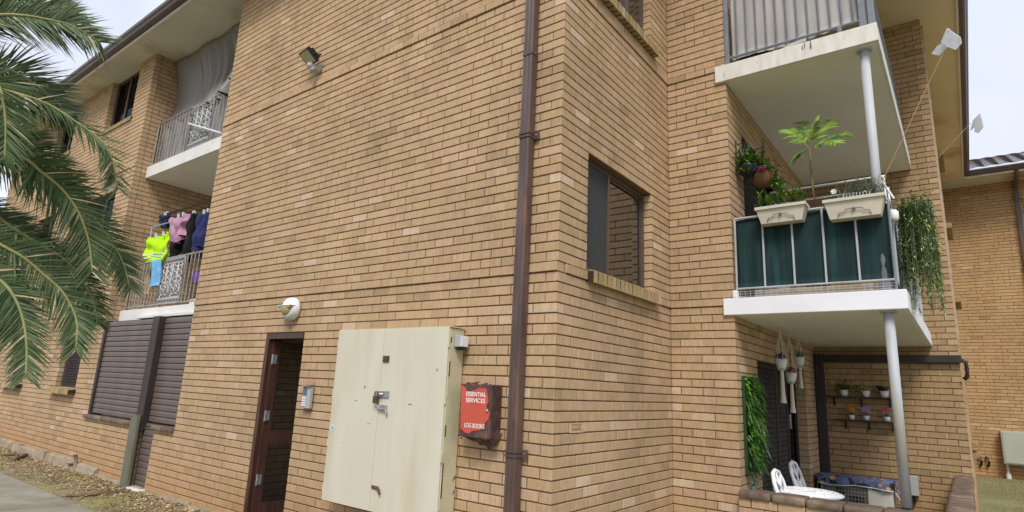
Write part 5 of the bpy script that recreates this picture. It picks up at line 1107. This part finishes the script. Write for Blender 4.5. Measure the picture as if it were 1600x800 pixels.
# patterned cloth
def cloth_mat():
    m = bpy.data.materials.new('floral_cloth'); m.use_nodes = True; t = m.node_tree; b = t.nodes['Principled BSDF']; b.inputs['Roughness'].default_value = .85
    tc = t.nodes.new('ShaderNodeTexCoord'); v = t.nodes.new('ShaderNodeTexVoronoi'); v.inputs['Scale'].default_value = 8.5; t.links.new(tc.outputs['Object'], v.inputs['Vector'])
    n = t.nodes.new('ShaderNodeTexNoise'); n.inputs['Scale'].default_value = 7; t.links.new(tc.outputs['Object'], n.inputs['Vector'])
    r = t.nodes.new('ShaderNodeValToRGB'); r.color_ramp.interpolation = 'CONSTANT'; e = r.color_ramp.elements
    for p, c in ((0, (.02,.02,.045,1)), (.42, (.10,.13,.24,1)), (.55, (.15,.17,.30,1)), (.66, (.05,.05,.10,1))):
        if p == 0: e[0].color = c
        elif p == .42: e[1].position = p; e[1].color = c
        else: x = e.new(p); x.color = c
    t.links.new(n.outputs['Fac'], r.inputs[0])
    r2 = t.nodes.new('ShaderNodeValToRGB'); r2.color_ramp.elements[0].position = .30; r2.color_ramp.elements[0].color = (1,1,1,1); r2.color_ramp.elements[1].position = .36; r2.color_ramp.elements[1].color = (0,0,0,1); t.links.new(v.outputs['Distance'], r2.inputs[0])
    sp = t.nodes.new('ShaderNodeSeparateColor'); t.links.new(v.outputs['Color'], sp.inputs[0]); gt_ = t.nodes.new('ShaderNodeMath'); gt_.operation = 'GREATER_THAN'; gt_.inputs[1].default_value = .45; t.links.new(sp.outputs[0], gt_.inputs[0])
    mu = t.nodes.new('ShaderNodeMath'); mu.operation = 'MULTIPLY'; t.links.new(r2.outputs[0], mu.inputs[0]); t.links.new(gt_.outputs[0], mu.inputs[1])
    r3_ = t.nodes.new('ShaderNodeValToRGB'); r3_.color_ramp.elements[0].color = (.75,.22,.06,1); r3_.color_ramp.elements[1].color = (.62,.36,.10,1); t.links.new(sp.outputs[1], r3_.inputs[0])
    mx = t.nodes.new('ShaderNodeMixRGB'); t.links.new(mu.outputs[0], mx.inputs[0]); t.links.new(r.outputs[0], mx.inputs[1]); t.links.new(r3_.outputs[0], mx.inputs[2]); t.links.new(mx.outputs[0], b.inputs['Base Color']); MATS['floral_cloth'] = m
cloth_mat()
tc_ = thing('table_cloth', 'dark floral cloth with orange blooms draped over the air conditioner', 'cloth', (1.2, 5.9, az1))
def cf(u, v):
    x = ax0-.03+(ax1-ax0+.05)*u
    if v < .5: return (x, ay1+.01-(ay1-ay0+.03)*v*2, az1+.010+.008*math.sin(u*19+v*5)+.02*math.sin(u*math.pi)*0)
    t = (v-.5)*2; return (x+.005*math.sin(u*30), ay0-.022-.012*t*(1+math.sin(u*23)), az1+.008-.10*t-.012*math.sin(u*8))
s_ = MB(); s_.sheet(cf, 50, 20, .006); s_.build('drape', 'floral_cloth', tc_, smooth=True)
s_ = MB(); s_.sheet(lambda u, v: (ax1+.025+.06*v*(1-u)+.02*v, ay0-.02+(ay1-ay0+.02)*u, az1+.012-(.12+.14*(1-u))*v), 16, 10, .006); s_.build('side_drape', 'floral_cloth', tc_, smooth=True)
s_ = MB(); s_.sheet(lambda u, v: (ax0-.035-.01*v, ay0-.02+(ay1-ay0+.02)*u, az1+.01-.28*v), 12, 8, .006); s_.build('side_drape', 'floral_cloth', tc_, smooth=True)
s_ = MB(); s_.tube([V(cf(k/30, 1))+V((0,-.004,-.002)) for k in range(31)], .006, 5); s_.build('hem', 'ceramic', tc_)
s_ = MB(); s_.tube([(ax1+.025+.08*1, ay0-.022, az1-.25), (ax1+.03, ay0-.026, az1-.11)], .006, 5); s_.build('hem', 'ceramic', tc_)
iso = thing('isolator_switch', 'grey isolator switch and conduit on the wall beside the air conditioner', 'switch box', (1.85, LD-.06, -2.17))
s_ = MB(); s_.bbox(1.775, 1.915, LD-.10, LD-.017, -2.16, -1.90, .01); s_.build('case', 'plastic_grey', iso)
s_ = MB(); s_.tube([(1.85,LD-.06,-2.16),(1.85,LD-.06,-2.24),(1.82,LD-.07,-2.30),(1.74,LD-.15,-2.34),(1.66,5.95,-2.3)], .02, 8); s_.build('conduit', 'black_plastic', iso, smooth=True)

tb = thing('patio_table', 'round white cast metal patio table', 'table', (1.16, 3.10, PF)); tx, ty, tz, tr_ = 1.16, 3.10, -1.868, .335
s_ = MB(); s_.lathe((tx,ty,tz-.03), [(tr_-.02,0),(tr_,.012),(tr_,.024),(tr_-.012,.03)], 40); s_.build('top', 'ceramic', tb, smooth=False)
s_ = MB()
for rr in (.08, .16, .24, .30): s_.tube([(tx+rr*math.cos(k*.2094), ty+rr*math.sin(k*.2094), tz+.002) for k in range(31)], .006, 5, cap=False)
for k in range(16):
    a = k*.3927; s_.tube([(tx+.08*math.cos(a), ty+.08*math.sin(a), tz+.002), (tx+.2*math.cos(a+.15), ty+.2*math.sin(a+.15), tz+.002), (tx+.31*math.cos(a), ty+.31*math.sin(a), tz+.002)], .005, 5)
s_.build('scrollwork', 'plastic_white', tb)
s_ = MB(); s_.tube([(tx,ty,PF+.10),(tx,ty,PF+.4),(tx,ty,tz-.03)], [.04,.025,.04], 10); s_.build('pedestal', 'plastic_white', tb)
for k in range(3):
    a = k*2.094+.5; m_ = MB(); m_.tube([(tx,ty,PF+.14),(tx+.14*math.cos(a),ty+.14*math.sin(a),PF+.10),(tx+.24*math.cos(a),ty+.24*math.sin(a),PF+.012)], .016, 8); m_.build('leg', 'plastic_white', tb)
def chair(label, x, y, rz, zt):
    t = thing('patio_chair', label, 'chair', (x, y, PF), 'white cast metal patio chairs'); M = Matrix.Rotation(rz, 3, 'Z'); c = V((x, y, 0))
    T = lambda a, b, z: c+M @ V((a, b, 0))+V((0, 0, z))                     # a: forward, b: sideways
    sz = PF+.44; H = zt-sz
    s_ = MB(); s_.hexa([T(0,-.19,sz-.015),T(.38,-.2,sz-.015),T(.38,.2,sz-.015),T(0,.19,sz-.015)], [T(0,-.19,sz),T(.38,-.2,sz),T(.38,.2,sz),T(0,.19,sz)]); s_.build('seat', 'plastic_white', t)
    s_ = MB(); L = lambda b, v: T(-.02-.13*v, b*.86, sz+H*v)
    s_.tube([L(-.17,0), L(-.19,.4), L(-.175,.75), L(-.11,.95), L(0,1), L(.11,.95), L(.175,.75), L(.19,.4), L(.17,0)], .021, 8)
    s_.tube([L(0,0), L(0,1)], .015, 6)
    for sg in (-1, 1):
        s_.tube([L(0,.1), L(sg*.09,.25), L(sg*.17,.38)], .016, 6); s_.tube([L(0,.35), L(sg*.08,.50), L(sg*.17,.62)], .016, 6); s_.tube([L(0,.62), L(sg*.07,.76), L(sg*.13,.88)], .015, 6); s_.tube([L(sg*.04,.0), L(sg*.13,.12), L(sg*.06,.3), L(0,.36)], .014, 6); s_.tube([L(0,.55), L(sg*.10,.45), L(sg*.12,.3)], .013, 6)
    s_.build('backrest', 'plastic_white', t, smooth=True)
    for a, b in ((.02,-.17), (.02,.17), (.35,-.18), (.35,.18)): m_ = MB(); m_.tube([T(a,b,sz-.01), T(a+(.04 if a > .1 else -.05), b*1.1, PF)], .014, 6); m_.build('leg', 'plastic_white', t)
q = px(1208, 738, 1, 2.86); chair('white cast metal chair nearer the leafy panel', q.x+.17, 2.84, R(-2), -1.665)
q = px(1240, 725, 1, 3.95); chair('white cast metal chair farther back near the screen door', q.x+.13, 3.95, R(-4), -1.66)

# ------------------------------------------------------------------ date palm in the lawn at the left
pc = pxd(-175, 275, 5.4); pt = thing('palm_tree', 'date palm with long arching green fronds at the left edge', 'palm tree', (pc.x-.05, pc.y-.05, Gz))
s_ = MB(); s_.tube([(pc.x-.05,pc.y-.05,Gz), (pc.x-.05,pc.y-.05,Gz+.6), (pc.x-.02,pc.y-.02,pc.z-.6), pc+V((0,0,-.1))], [.30,.27,.25,.20], 18)
for i in range(90):
    a = i*2.4; z = Gz+.1+(pc.z-Gz-.25)*i/90; s_.obox((pc.x-.05+.26*math.cos(a), pc.y-.05+.26*math.sin(a), z), (math.cos(a),math.sin(a),.5), (-math.sin(a),math.cos(a),0), (-.3*math.cos(a),-.3*math.sin(a),1), .05, .045, .05)
s_.build('trunk', 'bark', pt)
def frond(pts, n=74, ln=.34, seed=0, roll=.5, wd=.017):
    rf = random.Random(seed); P = [pc]+[V(p) for p in pts]
    def at(t):
        t = t*(len(P)-1); i = min(int(t), len(P)-2); t -= i; p0, p1, p2, p3 = P[max(i-1,0)], P[i], P[i+1], P[min(i+2,len(P)-1)]
        return .5*((2*p1)+(p2-p0)*t+(2*p0-5*p1+4*p2-p3)*t*t+(3*p1-p0-3*p2+p3)*t**3)
    s_ = MB(); K = 24; s_.tube([at(k/K) for k in range(K+1)], [.020*(1-.85*k/K)+.0025 for k in range(K+1)], 6, flat=.7); ra = s_.build('frond', 'rachis', pt, smooth=True)
    l_ = MB()
    for k in range(n):
        t = .10+.90*(k+.5)/n; p = at(t); T = (at(min(1, t+.01))-at(max(0, t-.01))).normalized(); view = (CAM-p).normalized()
        nr = (view*roll+V((0,0,1))*(1-roll)+V((rf.uniform(-.2,.2),)*3)).normalized(); L = ln*.63*(.45+.9*math.sin(math.pi*min(1, .12+t*.80)))*rf.uniform(.8, 1.1)
        for sg in (-1, 1):
            sd = T.cross(nr).normalized()*sg; fw = .42+.75*t; d = sd+T*fw+nr*rf.uniform(-.22,.38)+V((rf.gauss(0,.06), rf.gauss(0,.06), rf.gauss(0,.06)))
            l_.cur = 2 if rf.random() < .02+.05*t*t else (0 if rf.random() < .66 else 1); l_.blade(p, d, L*(rf.uniform(.45,.8) if rf.random() < .08 else 1), wd*.62*rf.uniform(.8, 1.2), up=nr+V((rf.uniform(-.5,.5), rf.uniform(-.5,.5), 0)), droop=.05+.08*rf.random(), seg=3, tip=.06, fold=.35)
    lo = l_.build('leaflets', ['leaf_palm', 'leaf_palm_under', 'dry_pale'], ra); lo['kind'] = 'stuff'
FR = [([(-90,90),(-40,35),(0,24),(40,25),(75,31),(112,40),(156,66)], (5.0,4.9), .34, .62),
      ([(-60,120),(0,108),(28,116),(55,133),(80,152),(100,172)], (5.0,5.0), .34, .6),
      ([(-80,190),(-20,140),(30,148),(78,165),(120,192),(163,225),(178,262),(184,296)], (4.9,4.7), .27, .45),
      ([(-90,230),(-20,225),(42,250),(62,267),(95,294),(120,327),(136,366),(142,400),(144,425)], (5.0,4.7), .33, .8),
      ([(-60,240),(20,262),(100,300),(150,345),(178,385),(192,410),(203,450)], (5.1,4.9), .25, .75),
      ([(-120,300),(-50,350),(5,385),(36,402),(69,430),(96,454),(114,484),(121,512),(118,548)], (4.9,4.6), .27, .75),
      ([(-60,300),(10,350),(63,383),(96,402),(118,424),(137,452),(148,480),(152,505)], (5.1,4.9), .24, .7),
      ([(-120,340),(-50,400),(0,438),(16,454),(30,480),(39,514),(42,552),(40,588)], (4.8,4.5), .26, .75),
      ([(-90,170),(-40,120),(-5,130),(6,165),(9,205),(7,250)], (4.8,4.5), .28, .8),
      ([(-90,280),(-30,322),(0,342),(30,356),(65,380),(90,415)], (5.2,5.1), .22, .7),
      ([(-110,300),(-60,330),(-20,380),(2,430),(14,480),(18,530)], (5.3,5.2), .30, .7),
      ([(-80,200),(-20,195),(25,215),(60,240),(92,270),(112,300)], (5.3,5.3), .30, .7),
      ([(-60,40),(-20,5),(20,-4),(60,4),(95,18),(118,34)], (5.2,5.2), .30, .6),
      ([(-60,60),(-20,0),(30,-20),(70,-15),(100,0)], (5.3,5.4), .30, .4),
      ([(-140,150),(-150,60),(-160,0),(-170,-60)], (5.2,5.4), .32, .5), ([(-260,200),(-330,180),(-400,230),(-440,300)], (5.2,5.0), .32, .5), ([(-240,320),(-300,400),(-340,500)], (5.4,5.6), .32, .5)]
for i, (pts, (d0, d1), ln_, roll) in enumerate(FR):
    n_ = len(pts); frond([pxd(x, y, d0+(d1-d0)*k/(n_-1)) for k, (x, y) in enumerate(pts)], n=165, ln=ln_, seed=i, roll=roll)

for i, (a, el, L) in enumerate(((200, .9, 1.6), (240, .35, 1.7), (275, .7, 1.6), (310, .2, 1.6), (150, .5, 1.6), (120, 1.2, 1.5), (180, .0, 1.5), (335, 1.2, 1.5))):
    d = V((math.cos(R(a)), math.sin(R(a)), 0)); frond([pc+d*L*t+V((0, 0, L*(el*t-(.5+el*.6)*t*t))) for t in (.25, .5, .75, 1)], n=110, ln=.32, seed=40+i, roll=.3)
